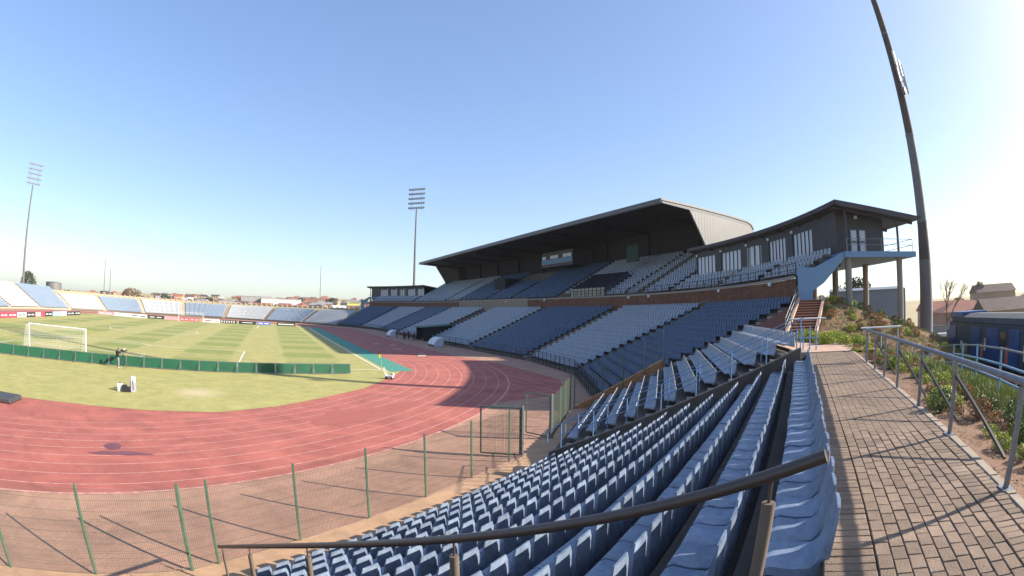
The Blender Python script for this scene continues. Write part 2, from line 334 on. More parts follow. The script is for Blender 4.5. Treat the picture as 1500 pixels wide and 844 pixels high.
blob(-17.6, -30.35, 1.15, 0.32, 0.008, 0.25, seed=3).sheet('stain', 'track_stain', track)
blob(-18.2, -29.5, 0.42, 0.5, 0.0095, 0.2, seed=5, wob=0.05).sheet('stain', 'track_stain', track)
blob(-6.2, -21.4, 3.2, 1.5, 0.008, 0.75, seed=11).sheet('repair_patch', 'track_patch', track)
blob(-3.4, -19.4, 1.9, 0.9, 0.0095, 0.6, seed=14).sheet('repair_patch', 'track_patch', track)
# infield: follows the inner edge of the track, with the red D on the far side of the bend reaching in
def infield_edge():
    pts = [(-1.7, -7.8), (-3.97, -11.74), (-7.87, -16.08), (-10.78, -18.99), (-14.2, -21.2), (-19.0, -22.0), (-23.5, -22.3), (-28.5, -22.9), (-40, -23.4), (-50, -21), (-60, -15), (-68, -4), (-71.5, 9.6)]
    pts += [(-72.1, 30), (-72.1, 60), (-72.1, 86)]
    for a in range(180, -1, -6): pts.append((OX+37.6*math.cos(R_(a)), OY2+37.6*math.sin(R_(a))))
    pts += [(3.0, 80), (3.0, 40), (3.0, 9.6), (2.6, 2.0), (1.2, -2.5)]
    return pts
ip = infield_edge()
infield = MB().add([(x, y, 0.008) for x, y in ip], [tuple(reversed(range(len(ip))))]).sheet('infield_grass', 'pitch_grass'); tag(infield, kind='structure')
infield.data.polygons[0].flip() if infield.data.polygons[0].normal.z < 0 else None
tag(MB().add([(0.55, -1.6, 0.014), (3.05, -1.3, 0.014), (3.05, 97, 0.014), (0.55, 97, 0.014)], [(0, 1, 2, 3)]).sheet('green_strip', 'strip_green'), kind='structure')
W, Lp = 69.24, 95.68
def pl(x0, y0, x1, y1): 
    x0, x1 = min(x0, x1), max(x0, x1); y0, y1 = min(y0, y1), max(y0, y1)
    MB().add([(x0, y0, 0.016), (x1, y0, 0.016), (x1, y1, 0.016), (x0, y1, 0.016)], [(0, 1, 2, 3)]).sheet('pitch_line', 'pitch_white', infield)
w = 0.12; cx = -W/2
pl(-W, -w/2, 0, w/2); pl(-W, Lp-w/2, 0, Lp+w/2); pl(-w/2, w/2, w/2, Lp-w/2); pl(-W-w/2, w/2, -W+w/2, Lp-w/2); pl(-W+w, Lp/2-w/2, -w, Lp/2+w/2)
for y0, s in ((0, 1), (Lp, -1)):
    for half, dep in ((20.16, 16.5), (9.16, 5.5)):
        pl(cx-half, y0+s*(dep-w/2), cx+half, y0+s*(dep+w/2)); pl(cx-half-w/2, y0+s*w, cx-half+w/2, y0+s*(dep-w)); pl(cx+half-w/2, y0+s*w, cx+half+w/2, y0+s*(dep-w))
def arc_line(x, y, r, a0, a1, n=40):
    rows = [[(x+q*math.cos(a0+(a1-a0)*i/n), y+q*math.sin(a0+(a1-a0)*i/n), 0.0165) for i in range(n+1)] for q in (r+w/2, r-w/2)]
    MB().grid(rows).sheet('pitch_line', 'pitch_white', infield)
arc_line(cx, Lp/2, 9.15, 0, 2*math.pi); arc_line(cx, 11, 9.15, 0.65, math.pi-0.65, 16)
# sandy concrete walk between fence and first row
tag(band(52.75, 54.2, 0.02, 0.02, 8, 46).sheet('front_walk', 'sand_concrete'), kind='structure')

# ---- terraces (stepped concrete), one per run
def terrace(name, t0, t1, k0, k1, zoff, m, front=True, end_R=None, base=0.0):
    prof = []
    r0 = FROW_R+DR*k0-0.75
    if zoff > 0.01: prof.append((r0, base))
    for k in range(k0, k1+1):
        prof += [(FROW_R+DR*k-0.75, zoff+DZ*k), (FROW_R+DR*k+0.06, zoff+DZ*k)]
    if end_R: prof += [(prof[-1][0], prof[-1][1]+0.001), (end_R, prof[-1][1]+0.001)]
    ts = trange(t0, t1, 1.5 if (t1 <= 90 or t0 >= 166) else 4)
    mb = MB(); mb.grid([[B(r, t, z) for t in ts] for r, z in prof])
    # closed ends
    for t in (t0, t1):
        pts = [B(r, t, z) for r, z in prof]; n = len(pts); bot = [np.array([p[0], p[1], -0.3]) for p in pts]
        mb.add(pts+bot, [(i, i+1, n+i+1, n+i) for i in range(n-1)])
    o = mb.sheet(name, m); tag(o, kind='structure'); return o
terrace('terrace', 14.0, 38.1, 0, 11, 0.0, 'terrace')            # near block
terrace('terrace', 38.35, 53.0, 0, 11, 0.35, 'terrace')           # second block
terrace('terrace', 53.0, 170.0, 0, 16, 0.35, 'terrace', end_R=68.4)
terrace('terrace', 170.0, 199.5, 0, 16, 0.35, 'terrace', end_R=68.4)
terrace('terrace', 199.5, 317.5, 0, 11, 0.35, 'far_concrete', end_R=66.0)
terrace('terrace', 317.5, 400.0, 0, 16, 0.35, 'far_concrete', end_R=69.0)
# bank behind the far bend and the tall side
def bank(name, prof, t0, t1, m):
    ts = trange(t0, t1, 3); return tag(MB().grid([[B(r, t, z) for t in ts] for r, z in prof]).sheet(name, m), kind='structure')
bank('bank', [(64.0, 4.0), (64.3, 4.75), (66.5, 5.35), (74.0, 5.2), (90, 3.2), (130, -0.3)], 199.5, 317.5, 'dry_ground')
bank('bank', [(68.0, 5.6), (68.3, 6.5), (69.5, 6.5), (78, 3.0), (95, -0.3)], 317.5, 400.0, 'dry_ground')
o = MB().grid([[B(r, 317.5, z) for r, z in ((63.5, 4.2), (68.9, 6.6))], [B(r, 317.5, z) for r, z in ((63.5, 0), (75, 0))]]).sheet('bank_end', 'far_concrete'); tag(o, kind='structure')

# ---- aisles: half-height steps between the treads
def aisle(tc, wid, k0, k1, zoff, m='concrete'):
    ob = None; mb = MB(); half = wid/2
    tn = tang(tc); ow = outw(tc)
    for k in range(k0, k1):
        c = B(FROW_R+DR*k-0.14, tc, zoff+DZ*k+DZ/4); mb.obox(c, tn, ow, (0, 0, 1), half, 0.2, DZ/4-0.003)
    return mb
AIS_NEAR = [53.4, 69.9, 86.4]
AIS_STR = [105.5, 150.9]     # main straight, t in metres (Y = t-80.4)
AIS_FAR = [256.4-a for a in (86.4, 70.5, 56.5, 40, 23.2, 6.3, -10.6, -27.2, -43.8, -60.5, -77)]

# ---- brick walkway: base sheet, pavers laid one by one, kerb
PZ = 4.38
wk = MB().grid([[P(r, t, PZ-0.03) for t in trange(16, 39.6, 0.8)] for r in (63.58, 65.44)]).sheet('walkway', 'joint'); tag(wk, kind='structure')
wall_mb = MB(); wall_mb.grid([[P(63.575, t, z) for t in trange(16, 52.8, 0.8)] for z in (3.9, PZ-0.02)]); tag(wall_mb.sheet('walkway_riser', 'terrace'), kind='structure')
pav_meshes = {}
def paver_mesh(lx, ly, var):
    key = (round(lx, 3), round(ly, 3), var)
    if key not in pav_meshes:
        r = random.Random(hash(key) % 1000+var); c = 0.006; h = 0.06
        z = [r.uniform(-0.0015, 0.0015) for _ in range(4)]
        x, y = lx/2, ly/2
        v = [(-x, -y, -h), (x, -y, -h), (x, y, -h), (-x, y, -h), (-x, -y, -c), (x, -y, -c), (x, y, -c), (-x, y, -c), (-x+c, -y+c, z[0]), (x-c, -y+c, z[1]), (x-c, y-c, z[2]), (-x+c, y-c, z[3])]
        f = [(0, 1, 5, 4), (1, 2, 6, 5), (2, 3, 7, 6), (3, 0, 4, 7), (4, 5, 9, 8), (5, 6, 10, 9), (6, 7, 11, 10), (7, 4, 8, 11), (8, 9, 10, 11)]
        me = bpy.data.meshes.new('paver'); me.from_pydata(v, [], f); me.materials.append(MATS['paver']); pav_meshes[key] = me
    return pav_meshes[key]
pav = []   # (normal distance, along, size_radial, size_along) on the facet of the near block
FC = 30.8; colw = 0.1225; gap = 0.007
F0, F1 = -10.0, 9.3
for ci in range(9):
    r = (63.985+colw*(ci+0.5))*0.9975; off = (0.5 if ci % 2 else 0)+0.13*math.sin(ci*2.1); q = F0+off*.212
    while q < F1: pav.append((r, q, colw-gap, 0.212-gap)); q += .212
for r, wd in ((63.785, 0.385), (65.195, 0.2), (65.385, 0.165)):
    q = F0
    while q < F1: pav.append((r*0.9975, q, wd-gap, 0.112-gap)); q += .112
pav.sort(key=lambda q: np.linalg.norm(PF(FC, q[0], q[1], PZ)-CAM) if q[1] > -7.6 else 1e6)
pr = random.Random(4)
for i, (r, q, a, b) in enumerate(pav[:300]):
    o = link('paver', paver_mesh(b, a, pr.randrange(3)), wk); o.location = PF(FC, r, q, PZ+pr.uniform(-0.003, 0.003)); o.rotation_euler = (pr.uniform(-.01, .01), pr.uniform(-.01, .01), R_(FC)+pr.uniform(-.01, .01))
mbp = MB(); tn = (math.cos(R_(FC)), math.sin(R_(FC)), 0); ow = (math.sin(R_(FC)), -math.cos(R_(FC)), 0)
for r, q, a, b in pav[300:]: mbp.obox(PF(FC, r, q, PZ-0.03+pr.uniform(-0.003, 0.003)), tn, ow, (0, 0, 1), b/2, a/2, 0.03)
o = mbp.build('paving_rest', 'paver', wk); o['kind'] = 'stuff'
for i in range(48):
    t0 = 16+i*0.5; mbk = MB(); 
    mbk.hexa([P(65.455, t0+0.01, PZ-.12), P(65.455, t0+0.49, PZ-.12), P(65.57, t0+0.49, PZ-.12), P(65.57, t0+0.01, PZ-.12), P(65.455, t0+0.01, PZ+.012), P(65.455, t0+0.49, PZ+.012), P(65.57, t0+0.49, PZ+.012), P(65.57, t0+0.01, PZ+.012)])
    if t0 < 39.5: mbk.build('kerb_stone', 'kerb', wk, bevel=0.008)
# landing of larger pink slabs at the head of the second stair
ld = MB().grid([[P(r, t, PZ-0.035) for t in trange(39.6, 52.5, 1)] for r in (63.74, 67.3)]).sheet('landing', 'joint'); tag(ld, kind='structure')
for i in range(9):
    for j in range(4):
        r0, t0 = 63.78+j*0.87, 39.62+i*0.78*1.0
        if t0 > 42.2 and j > 1: continue
        mbs = MB(); e = 0.012/63*57.3
        mbs.hexa([P(r0+.01, t0+e, PZ-.04), P(r0+.01, t0+.78-e, PZ-.04), P(r0+.86, t0+.78-e, PZ-.04), P(r0+.86, t0+e, PZ-.04), P(r0+.01, t0+e, PZ), P(r0+.01, t0+.78-e, PZ), P(r0+.86, t0+.78-e, PZ), P(r0+.86, t0+e, PZ)])
        mbs.build('slab', 'slab_pink', ld)

# ---- embankment on the outer side of the walkway: bed, grass slope, mound below the pavilion
MC = Pc(71.5, 57, 0)
def emb(R, phi):
    if R <= 65.57: return PZ-0.05
    s = np.interp(R, [65.5, 67.2, 68.5, 71, 74, 77, 80, 83], [4.33, 4.22, 3.95, 3.1, 2.1, 1.2, 0.5, 0.0])
    p = P(R, phi); d = math.hypot(p[0]-MC[0], p[1]-MC[1])
    m = 6.5-0.36*max(0, d-1.5)
    lim = PZ-0.05+max(0, R-65.4)*0.9+max(0, phi-42)*0.18*(1 if R > 65.2 else 0)
    z = max(s, min(m, lim))
    if 46 < phi < 57 and R > 66.5:
        q = (phi-49.8)/3.8; zs = PZ+2.16*max(0, min(1, q)); rr = 67.85+2.6*max(-.5, min(1.2, q)); z = max(z, min(zs-.05, zs-.05-.3*(R-rr-.6)) if R > rr else min(z, zs-.3))
    return z+0.05*math.sin(R*3.1+phi*1.7)*math.sin(phi*2.3+R)
def emb_sheet(name, R0, R1, t0, t1, m, dr=0.4, dt=0.6):
    n = max(2, int((R1-R0)/dr)+1); rs = [R0+(R1-R0)*i/(n-1) for i in range(n)]
    return tag(MB().grid([[P(r, t, emb(r, t)) for t in trange(t0, t1, dt)] for r in rs]).sheet(name, m, smooth=True), kind='structure')
emb_sheet('planting_bed', 65.56, 67.4, 10, 42.0, 'mulch')
emb_sheet('grass_slope', 67.4, 84.0, 10, 42.0, 'slope_grass')
emb_sheet('mound', 65.56, 90.0, 42.0, 66.0, 'mulch')
# yard where the blue railcar stands
tag(MB().add([P(82.5, 20, 0.02), P(140, 20, 0.02), P(140, 62, 0.02), P(82.5, 62, 0.02), P(82.5, 48, 0.02), P(82.5, 34, 0.02)], [(0, 1, 2, 3, 4, 5)]).sheet('yard', 'yard'), kind='structure')
# ================================================================ SEATS
SP = [(-.42, .325, -.42, .27, .222), (-.36, .36, -.36, .29, .230), (-.21, .345, -.21, .28, .232), (-.07, .357, -.05, .22, .222), (-.02, .42, .056, .20, .196), (.01, .56, .057, .48, .190), (.028, .70, .056, .70, .184), (.036, .785, .053, .788, .150)]
def seat_arrays(rowsel, cols):
    v = []; n = len(rowsel); c = len(cols)
    for sheet in (0, 1):
        for i in rowsel:
            fy, fz, by, bz, hw = SP[i]
            for q in cols:
                y, z = (fy, fz) if sheet == 0 else (by, bz)
                dip = (1-q*q)
                if sheet == 0:
                    if i in (1, 2, 3): z -= 0.022*dip
                    if i in (4, 5, 6): y += 0.018*dip
                elif i >= 4: y += 0.012*dip
                v.append((hw*q, y, z))
    f = []; I = lambda s, i, j: s*n*c+i*c+j
    for i in range(n-1):
        for j in range(c-1):
            f.append((I(0, i, j), I(0, i, j+1), I(0, i+1, j+1), I(0, i+1, j))); f.append((I(1, i, j), I(1, i+1, j), I(1, i+1, j+1), I(1, i, j+1)))
        f.append((I(0, i, 0), I(0, i+1, 0), I(1, i+1, 0), I(1, i, 0))); f.append((I(0, i, c-1), I(1, i, c-1), I(1, i+1, c-1), I(0, i+1, c-1)))
    for j in range(c-1):
        f.append((I(0, 0, j), I(1, 0, j), I(1, 0, j+1), I(0, 0, j+1))); f.append((I(0, n-1, j), I(0, n-1, j+1), I(1, n-1, j+1), I(1, n-1, j)))
    return np.array(v), f
SEAT_HI = seat_arrays(range(8), (-1, -.6, 0, .6, 1)); SEAT_LO = seat_arrays((0, 3, 5, 7), (-1, 1))
def seat_mesh():
    v, f = SEAT_HI; me = bpy.data.meshes.new('bucket_seat'); me.from_pydata([tuple(p) for p in v], [], f); me.materials.append(MATS['seat_blue'])
    bm = bmesh.new(); bm.from_mesh(me); bmesh.ops.recalc_face_normals(bm, faces=bm.faces); bm.to_mesh(me); bm.free()
    me.polygons.foreach_set('use_smooth', [True]*len(me.polygons)); me.set_sharp_from_angle(angle=R_(50)); return me
seat_me = seat_mesh()
ORD = ['top', 'second', 'third', 'fourth', 'fifth', 'sixth', 'seventh', 'eighth', 'ninth', 'tenth', 'eleventh', 'front']
spots = []
for n in range(12):
    k = 11-n; r = 54.58+.803*k; z = DZ*k; q = r*math.tan(R_(24.5-30.8))+.24
    while q < r*math.tan(R_(37.4-30.8)): spots.append((r, q, z, n)); q += .478
spots.sort(key=lambda q: np.linalg.norm(PF(30.8, q[0]-0.2, q[1], q[2]+0.5)-CAM))
def place_xform(v, r, t, z, jit=0.0):
    tn = tang(t); ow = outw(t); c = B(r, t, z)
    if jit: c = c+np.array([random.uniform(-jit, jit), random.uniform(-jit, jit), random.uniform(-jit/2, jit/2)])
    return c[None]+v[:, :1]*tn[None]+v[:, 1:2]*ow[None]+v[:, 2:]*np.array([[0, 0, 1.0]])
for (r, ph, z, n) in spots[:300]:
    o = link('bucket_seat', seat_me); o.location = PF(30.8, r, ph, z)+np.array([random.uniform(-.005, .005), random.uniform(-.005, .005), random.uniform(-.004, .004)])
    o.rotation_euler = (random.uniform(-.02, .02), random.uniform(-.006, .006), R_(210.8)+random.uniform(-.025, .025))
    row = 'blue plastic bucket seat in the top row, backed against the brick walkway' if n == 0 else ('blue plastic bucket seat in the front row above the sandy fence walk' if n == 11 else 'blue plastic bucket seat in the %s row down from the brick walkway' % ORD[n])
    tag(o, row, 'seat', 'blue bucket seats in the near curved block')
def seat_mass(name, label, items, m, hi=False, jit=0.01):
    """items: (R, t, z)"""
    v, f = SEAT_HI if hi else SEAT_LO; nv = len(v); V = np.empty((len(items)*nv, 3)); F = []; fa = np.array(f)
    for i, (r, t, z) in enumerate(items): V[i*nv:(i+1)*nv] = place_xform(v, r, t, z, jit)
    FA = (fa[None]+(np.arange(len(items))*nv)[:, None, None]).reshape(-1, 4)
    me = bpy.data.meshes.new(name); me.vertices.add(len(V)); me.vertices.foreach_set('co', V.ravel()); me.loops.add(FA.size); me.loops.foreach_set('vertex_index', FA.ravel())
    me.polygons.add(len(FA)); me.polygons.foreach_set('loop_start', np.arange(len(FA))*4); me.polygons.foreach_set('loop_total', np.full(len(FA), 4)); me.update(calc_edges=True); me.validate()
    me.materials.append(MATS[m]); o = link(name, me); tag(o, label, 'seats', kind='stuff'); return o
seat_mass('seat_rows', 'last blue bucket seats beside the sloping concrete parapet', [(r/0.9975, 30.8+math.degrees(math.atan(q/r)), z) for r, q, z, n in spots[300:]], 'seat_blue', True) if len(spots) > 300 else None
# second block, pale grey seats
def block(t0, t1, k0, k1, zoff, pitch=0.5):
    out = []
    for k in range(k0, k1+1):
        r = FROW_R+DR*k; ln = (t1-t0)*(R_(1)*r if (t1 <= 90 or t0 >= 166.4) and t0 < 346 else 1.0); n = int(ln/pitch)
        for i in range(n): out.append((r, t0+(t1-t0)*(i+0.5)/n, zoff+DZ*k))
    return out
seat_mass('seat_rows', 'pale grey seat rows in the block beyond the blue stair rails', block(40.5, 50.6, 0, 4, 0.35, .48)+block(40.5, 52.4, 5, 11, 0.35, .48), 'seat_grey', True)
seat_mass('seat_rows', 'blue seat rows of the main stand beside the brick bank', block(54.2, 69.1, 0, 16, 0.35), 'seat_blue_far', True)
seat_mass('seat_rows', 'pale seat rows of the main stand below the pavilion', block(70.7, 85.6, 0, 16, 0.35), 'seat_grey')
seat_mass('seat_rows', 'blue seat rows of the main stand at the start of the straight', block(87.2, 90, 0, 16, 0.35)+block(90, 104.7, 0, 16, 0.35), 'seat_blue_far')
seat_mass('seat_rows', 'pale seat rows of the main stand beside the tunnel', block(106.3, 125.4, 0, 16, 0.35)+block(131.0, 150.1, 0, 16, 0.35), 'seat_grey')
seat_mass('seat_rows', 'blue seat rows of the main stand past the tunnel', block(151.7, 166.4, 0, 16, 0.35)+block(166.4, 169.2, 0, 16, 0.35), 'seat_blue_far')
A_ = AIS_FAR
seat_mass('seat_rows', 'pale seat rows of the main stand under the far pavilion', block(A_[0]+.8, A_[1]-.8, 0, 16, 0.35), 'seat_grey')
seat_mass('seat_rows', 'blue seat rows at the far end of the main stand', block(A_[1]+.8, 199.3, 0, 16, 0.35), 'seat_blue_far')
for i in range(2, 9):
    c = 'seat_white_far' if i % 2 == 0 else 'seat_blue_sunlit'
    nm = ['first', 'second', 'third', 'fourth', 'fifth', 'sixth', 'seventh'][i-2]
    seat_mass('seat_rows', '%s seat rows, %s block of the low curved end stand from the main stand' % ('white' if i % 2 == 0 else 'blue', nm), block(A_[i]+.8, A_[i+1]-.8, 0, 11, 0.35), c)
seat_mass('seat_rows', 'sunlit blue seat rows in the taller stand across the pitch', block(A_[9]+.8, A_[10]-.8, 0, 16, 0.35), 'seat_blue_sunlit')
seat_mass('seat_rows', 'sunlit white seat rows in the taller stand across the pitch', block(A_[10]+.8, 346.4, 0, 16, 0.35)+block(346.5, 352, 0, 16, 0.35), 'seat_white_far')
seat_mass('seat_rows', 'dull blue seat rows in the taller stand across the pitch', block(353.6, 371, 0, 16, 0.35), 'seat_blue_sunlit')
# aisle steps
aw = MB()
for t in AIS_NEAR: aw.v, aw.f = aw.v, aw.f; a = aisle(t, 1.15, 0, 16, 0.35); aw.add(a.v, a.f)
for t in AIS_STR:
    a = aisle(t, 1.3, 0, 16, 0.35); aw.add(a.v, a.f)
for i, t in enumerate(A_):
    a = aisle(t, 1.2, 0, 16 if i < 2 or i > 8 else 11, 0.35); aw.add(a.v, a.f)
for t in (22.2, 39.25): a = aisle(t, 1.6, 0, 12, 0.0 if t < 30 else 0.35); aw.add(a.v, a.f)
o = aw.build('aisle_steps', 'concrete'); tag(o, kind='structure')
# ================================================================ GRANDSTAND
gs = empty('grandstand', (34.0, MIDY, 0)); tag(gs, 'long dark grandstand with two seating tiers and cantilever roof beside the track', 'grandstand')
WR = 68.4
def Bc(R, t, z=0.0): return Pc(R, t, z) if t <= 90 else B(R, t, z)
def gbuild(mb, name, m, parent=gs, **k):
    o = mb.build(name, m, parent, **k); o.location = Vector(o.location)-Vector(gs.location) if parent is gs else o.location; return o
def uvwall(pts_bottom, z0, z1): # brick-uv wall strip along points
    mb = MB(); d = 0; rows = [[], []]; us = []
    for i, p in enumerate(pts_bottom):
        if i: d += np.linalg.norm(p-pts_bottom[i-1])
        us.append(d); rows[0].append((p[0], p[1], z0)); rows[1].append((p[0], p[1], z1))
    mb.grid(rows); return mb, us
def wall_obj(name, pts, z0, z1, m, parent, loc=True, thick=0.3, out=None):
    mb, us = uvwall(pts, z0, z1); me = bpy.data.meshes.new(name); me.from_pydata(mb.v, [], mb.f); me.materials.append(MATS[m])
    uvl = me.uv_layers.new(name='UVMap'); n = len(pts)
    for l in me.loops:
        vi = l.vertex_index; uvl.data[l.index].uv = (us[vi % n], z0 if vi < n else z1)
    o = link(name, me, parent)
    if parent is not None: o.location = -Vector(parent.location)
    return o
ts_all = trange(53.8, 90, 1.5)+trange(90, 166.4, 6)[1:]+trange(166.4, 199.0, 1.5)[1:]
wall_obj('brick_front', [Bc(WR, t) for t in ts_all], 5.8, 8.1, 'brick_wall', gs)
mb = MB(); mb.grid([[Bc(r, t, z) for t in ts_all] for r, z in ((WR-.06, 8.1), (WR-.06, 8.32), (WR+0.35, 8.32))]); gbuild(mb, 'ledge', 'concrete')
# concrete ribbed middle part of the wall: single ribs
mbm = MB(); mbm.grid([[Bc(WR-0.12, t, z) for t in trange(112, 146, 4)] for z in (5.9, 8.4)]); gbuild(mbm, 'concrete_front', 'terrace_tan')
for i in range(40):
    t = 112.4+i*0.85; c = Bc(WR-0.18, t, 7.3); mbr = MB(); mbr.obox(c, (0, 1, 0), (1, 0, 0), (0, 0, 1), 0.16, 0.06, 0.95); gbuild(mbr, 'rib', 'concrete')
# upper tier
UDR, UDZ, UR0, UZ0 = 0.80, 0.432, 69.2, 8.3
def uterr(t0, t1, n, parent):
    prof = []
    for k in range(n): prof += [(UR0-.72+UDR*k, UZ0+UDZ*k), (UR0+.08+UDR*k, UZ0+UDZ*k)]
    step = 1.5 if (t1 <= 90 or t0 >= 166.4) else 6
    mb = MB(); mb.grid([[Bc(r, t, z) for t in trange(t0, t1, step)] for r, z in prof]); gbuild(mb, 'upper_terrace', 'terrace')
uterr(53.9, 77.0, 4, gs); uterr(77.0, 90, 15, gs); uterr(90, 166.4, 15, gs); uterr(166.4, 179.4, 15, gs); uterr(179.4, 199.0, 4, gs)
for t in (77.0, 179.4): gbuild(MB().add([B(69.0, t, 8.3), B(81.0, t, 8.3), B(81.0, t, 14.9)], [(0, 1, 2)]), 'tier_side', 'concrete')
def ublock(t0, t1, n0, n1, pitch=0.52):
    out = []
    for k in range(n0, n1):
        r = UR0+UDR*k; ln = (t1-t0)*(R_(1)*r if (t1 <= 90 or t0 >= 166.4) else 1.0); n = int(ln/pitch)
        for i in range(n): out.append((r, t0+(t1-t0)*(i+.5)/n, UZ0+UDZ*k))
    return out
seat_mass('seat_rows', 'grey seats on the upper tier in front of the pavilion windows', ublock(54.6, 60.2, 0, 4)+ublock(61.2, 68.2, 0, 4)+ublock(69.2, 76.6, 0, 4), 'seat_grey', True)
seat_mass('seat_rows', 'pale seats on the upper tier under the great roof beside the pavilion', ublock(77.6, 82.4, 0, 15)+ublock(84, 90, 0, 15)+ublock(90, 92.5, 7, 15)+ublock(92.5, 102.2, 1, 15), 'seat_grey')
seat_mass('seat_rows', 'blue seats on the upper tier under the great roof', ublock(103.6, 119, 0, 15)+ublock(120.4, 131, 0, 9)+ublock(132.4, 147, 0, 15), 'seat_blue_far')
seat_mass('seat_rows', 'pale seats on the upper tier at the far end of the great roof', ublock(148.4, 157, 0, 15)+ublock(158.4, 166.4, 0, 15)+ublock(166.4, 178.8, 0, 15)+ublock(180.2, 198, 0, 4), 'seat_grey')
# upper front railing: posts and rails
rl = [Bc(WR+0.12, t, 9.2) for t in ts_all]; gbuild(MB().tube(rl, 0.03, 5), 'top_rail', 'rail_black'); gbuild(MB().tube([p-np.array([0, 0, .42]) for p in rl], 0.02, 5), 'mid_rail', 'rail_black')
for t in [54+1.35*i for i in range(27)]+[91+3*i for i in range(25)]+[168+2.5*i for i in range(12)]:
    c = Bc(WR+.12, t, 8.32); gbuild(MB().bar(c, c+np.array([0, 0, .88]), 0.05), 'rail_post', 'rail_black')
# small white floodlights on the ledge
for t in (57.8, 67, 80.5, 84.5, 106, 120.5):
    c = Bc(WR-.15, t, 7.95); gbuild(MB().box(c-[.14, .14, .14], c+[.14, .14, .14]), 'ledge_lamp', 'white_paint', bevel=.03)
# roof: cantilever shell, gable ends
Y0, Y1 = -3.2, 100.5
top = [(33.8, 20.32), (39.6, 20.12), (47.8, 19.72), (52.4, 19.38), (53.5, 19.0), (54.0, 18.3)]
bot = [(53.4, 18.2), (52.0, 18.7), (47.8, 19.05), (39.2, 19.45), (34.1, 19.75)]
prof = top+bot
mb = MB(); mb.prism([(x, Y0, z) for x, z in prof], (0, Y1-Y0, 0)); roof = gbuild(mb, 'roof', 'roof_edge')
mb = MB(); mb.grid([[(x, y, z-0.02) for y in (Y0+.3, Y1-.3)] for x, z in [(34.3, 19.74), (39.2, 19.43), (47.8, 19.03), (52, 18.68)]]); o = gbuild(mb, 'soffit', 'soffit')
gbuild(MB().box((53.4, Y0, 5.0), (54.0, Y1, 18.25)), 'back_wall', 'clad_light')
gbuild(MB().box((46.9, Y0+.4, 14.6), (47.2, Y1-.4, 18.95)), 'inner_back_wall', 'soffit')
for y, s in ((Y0-.02, 1), (Y1-.25, 1)):
    poly = [(39.2, 19.42), (41.9, 15.4), (44.2, 11.6), (53.38, 8.0), (53.38, 18.2), (52.0, 18.68), (47.8, 19.03)]
    gbuild(MB().prism([(x, y, z) for x, z in poly], (0, .27, 0)), 'end_wall', 'clad_light')
# rim flashing on the front and the gable edge (a little proud)
gbuild(MB().box((33.72, Y0-.05, 19.72), (33.79, Y1+.05, 20.36)), 'front_fascia', 'roof_edge')
mb = MB(); mb.prism([(x, Y0-.09, z+.03) for x, z in top]+[(x, Y0-.09, z-.22) for x, z in reversed(top)], (0, .06, 0)); gbuild(mb, 'gable_flashing', 'clad_light')
for i in range(9): # raker frames carrying the roof
    y = 2.0+i*11.6
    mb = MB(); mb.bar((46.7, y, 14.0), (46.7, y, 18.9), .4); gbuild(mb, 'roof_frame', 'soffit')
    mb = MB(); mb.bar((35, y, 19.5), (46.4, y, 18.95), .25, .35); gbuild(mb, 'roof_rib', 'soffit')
# press box
pb = gbuild(MB().box((42.2, 29.8, 14.9), (46.8, 41.2, 17.9)), 'press_box', 'clad_dark', bevel=.03)
gbuild(MB().box((42.1, 29.9, 15.5), (42.19, 41.1, 16.4)), 'press_box_band', 'beam_blue')
for i in range(7):
    if i in (2, 5): continue
    gbuild(MB().box((42.1, 30.2+i*1.55, 16.5), (42.19, 31.55+i*1.55, 17.15)), 'press_box_window', 'window_pale')
# camera platforms, green screen board, netted lower bay
gbuild(MB().box((38.2, 50.0, 10.6), (41.5, 55.5, 13.2)), 'camera_platform', 'black_cloth', bevel=.05)
gbuild(MB().box((40.0, 8.6, 13.6), (40.2, 11.4, 16.2)), 'green_board', 'board_green')
mb = MB(); mb.hexa([np.array(q) for q in ((34.4, 9.7, 8.4), (39.0, 9.7, 8.4), (39.0, 18.8, 8.4), (34.4, 18.8, 8.4), (34.4, 9.7, 9.6), (39.0, 9.7, 12.1), (39.0, 18.8, 12.1), (34.4, 18.8, 9.6))]); gbuild(mb, 'screened_bay', 'glass_dark')
for i in range(10): gbuild(MB().box((34.3, 9.8+i, 8.4), (34.36, 9.86+i, 9.7)), 'bay_bar', 'galvanised')
# front fence of lower tier
ts2 = trange(53.6, 90, 1.5)+trange(90, 125, 3)[1:]
ts3 = trange(131.4, 166.4, 3)+trange(166.4, 199, 1.5)[1:]
ff = empty('stand_fence', (20, MIDY, 0)); tag(ff, 'low dark railing fence along the foot of the main stand', 'fence')
for ts in (ts2, ts3):
    for z in (1.35, .55):
        o = MB().tube([B(53.9, t, z+.1) for t in ts], 0.022, 4).build('fence_rail', 'rail_black', ff); o.location = -Vector(ff.location)
    for t in ts:
        c = B(53.9, t, 0); o = MB().bar(c, c+np.array([0, 0, 1.5]), .05).build('fence_post', 'rail_black', ff); o.location = -Vector(ff.location)
    mb = MB()
    for t in trange(ts[0], ts[-1], 0.45 if ts is ts2 else .5)[1:-1]:
        c = B(53.9, t, .3); mb.bar(c, c+np.array([0, 0, 1.15]), .012)
    o = mb.build('fence_bars', 'rail_black', ff); o.location = -Vector(ff.location); o['kind'] = 'stuff'
# plinth wall in front
pw = MB(); pw.grid([[B(r, t, z) for t in trange(53.2, 90, 1.5)+trange(90, 166.4, 6)[1:]+trange(166.4, 317, 2)[1:]] for r, z in ((54.0, 0), (54.0, .34))]); tag(pw.sheet('stand_plinth', 'terrace'), kind='structure')
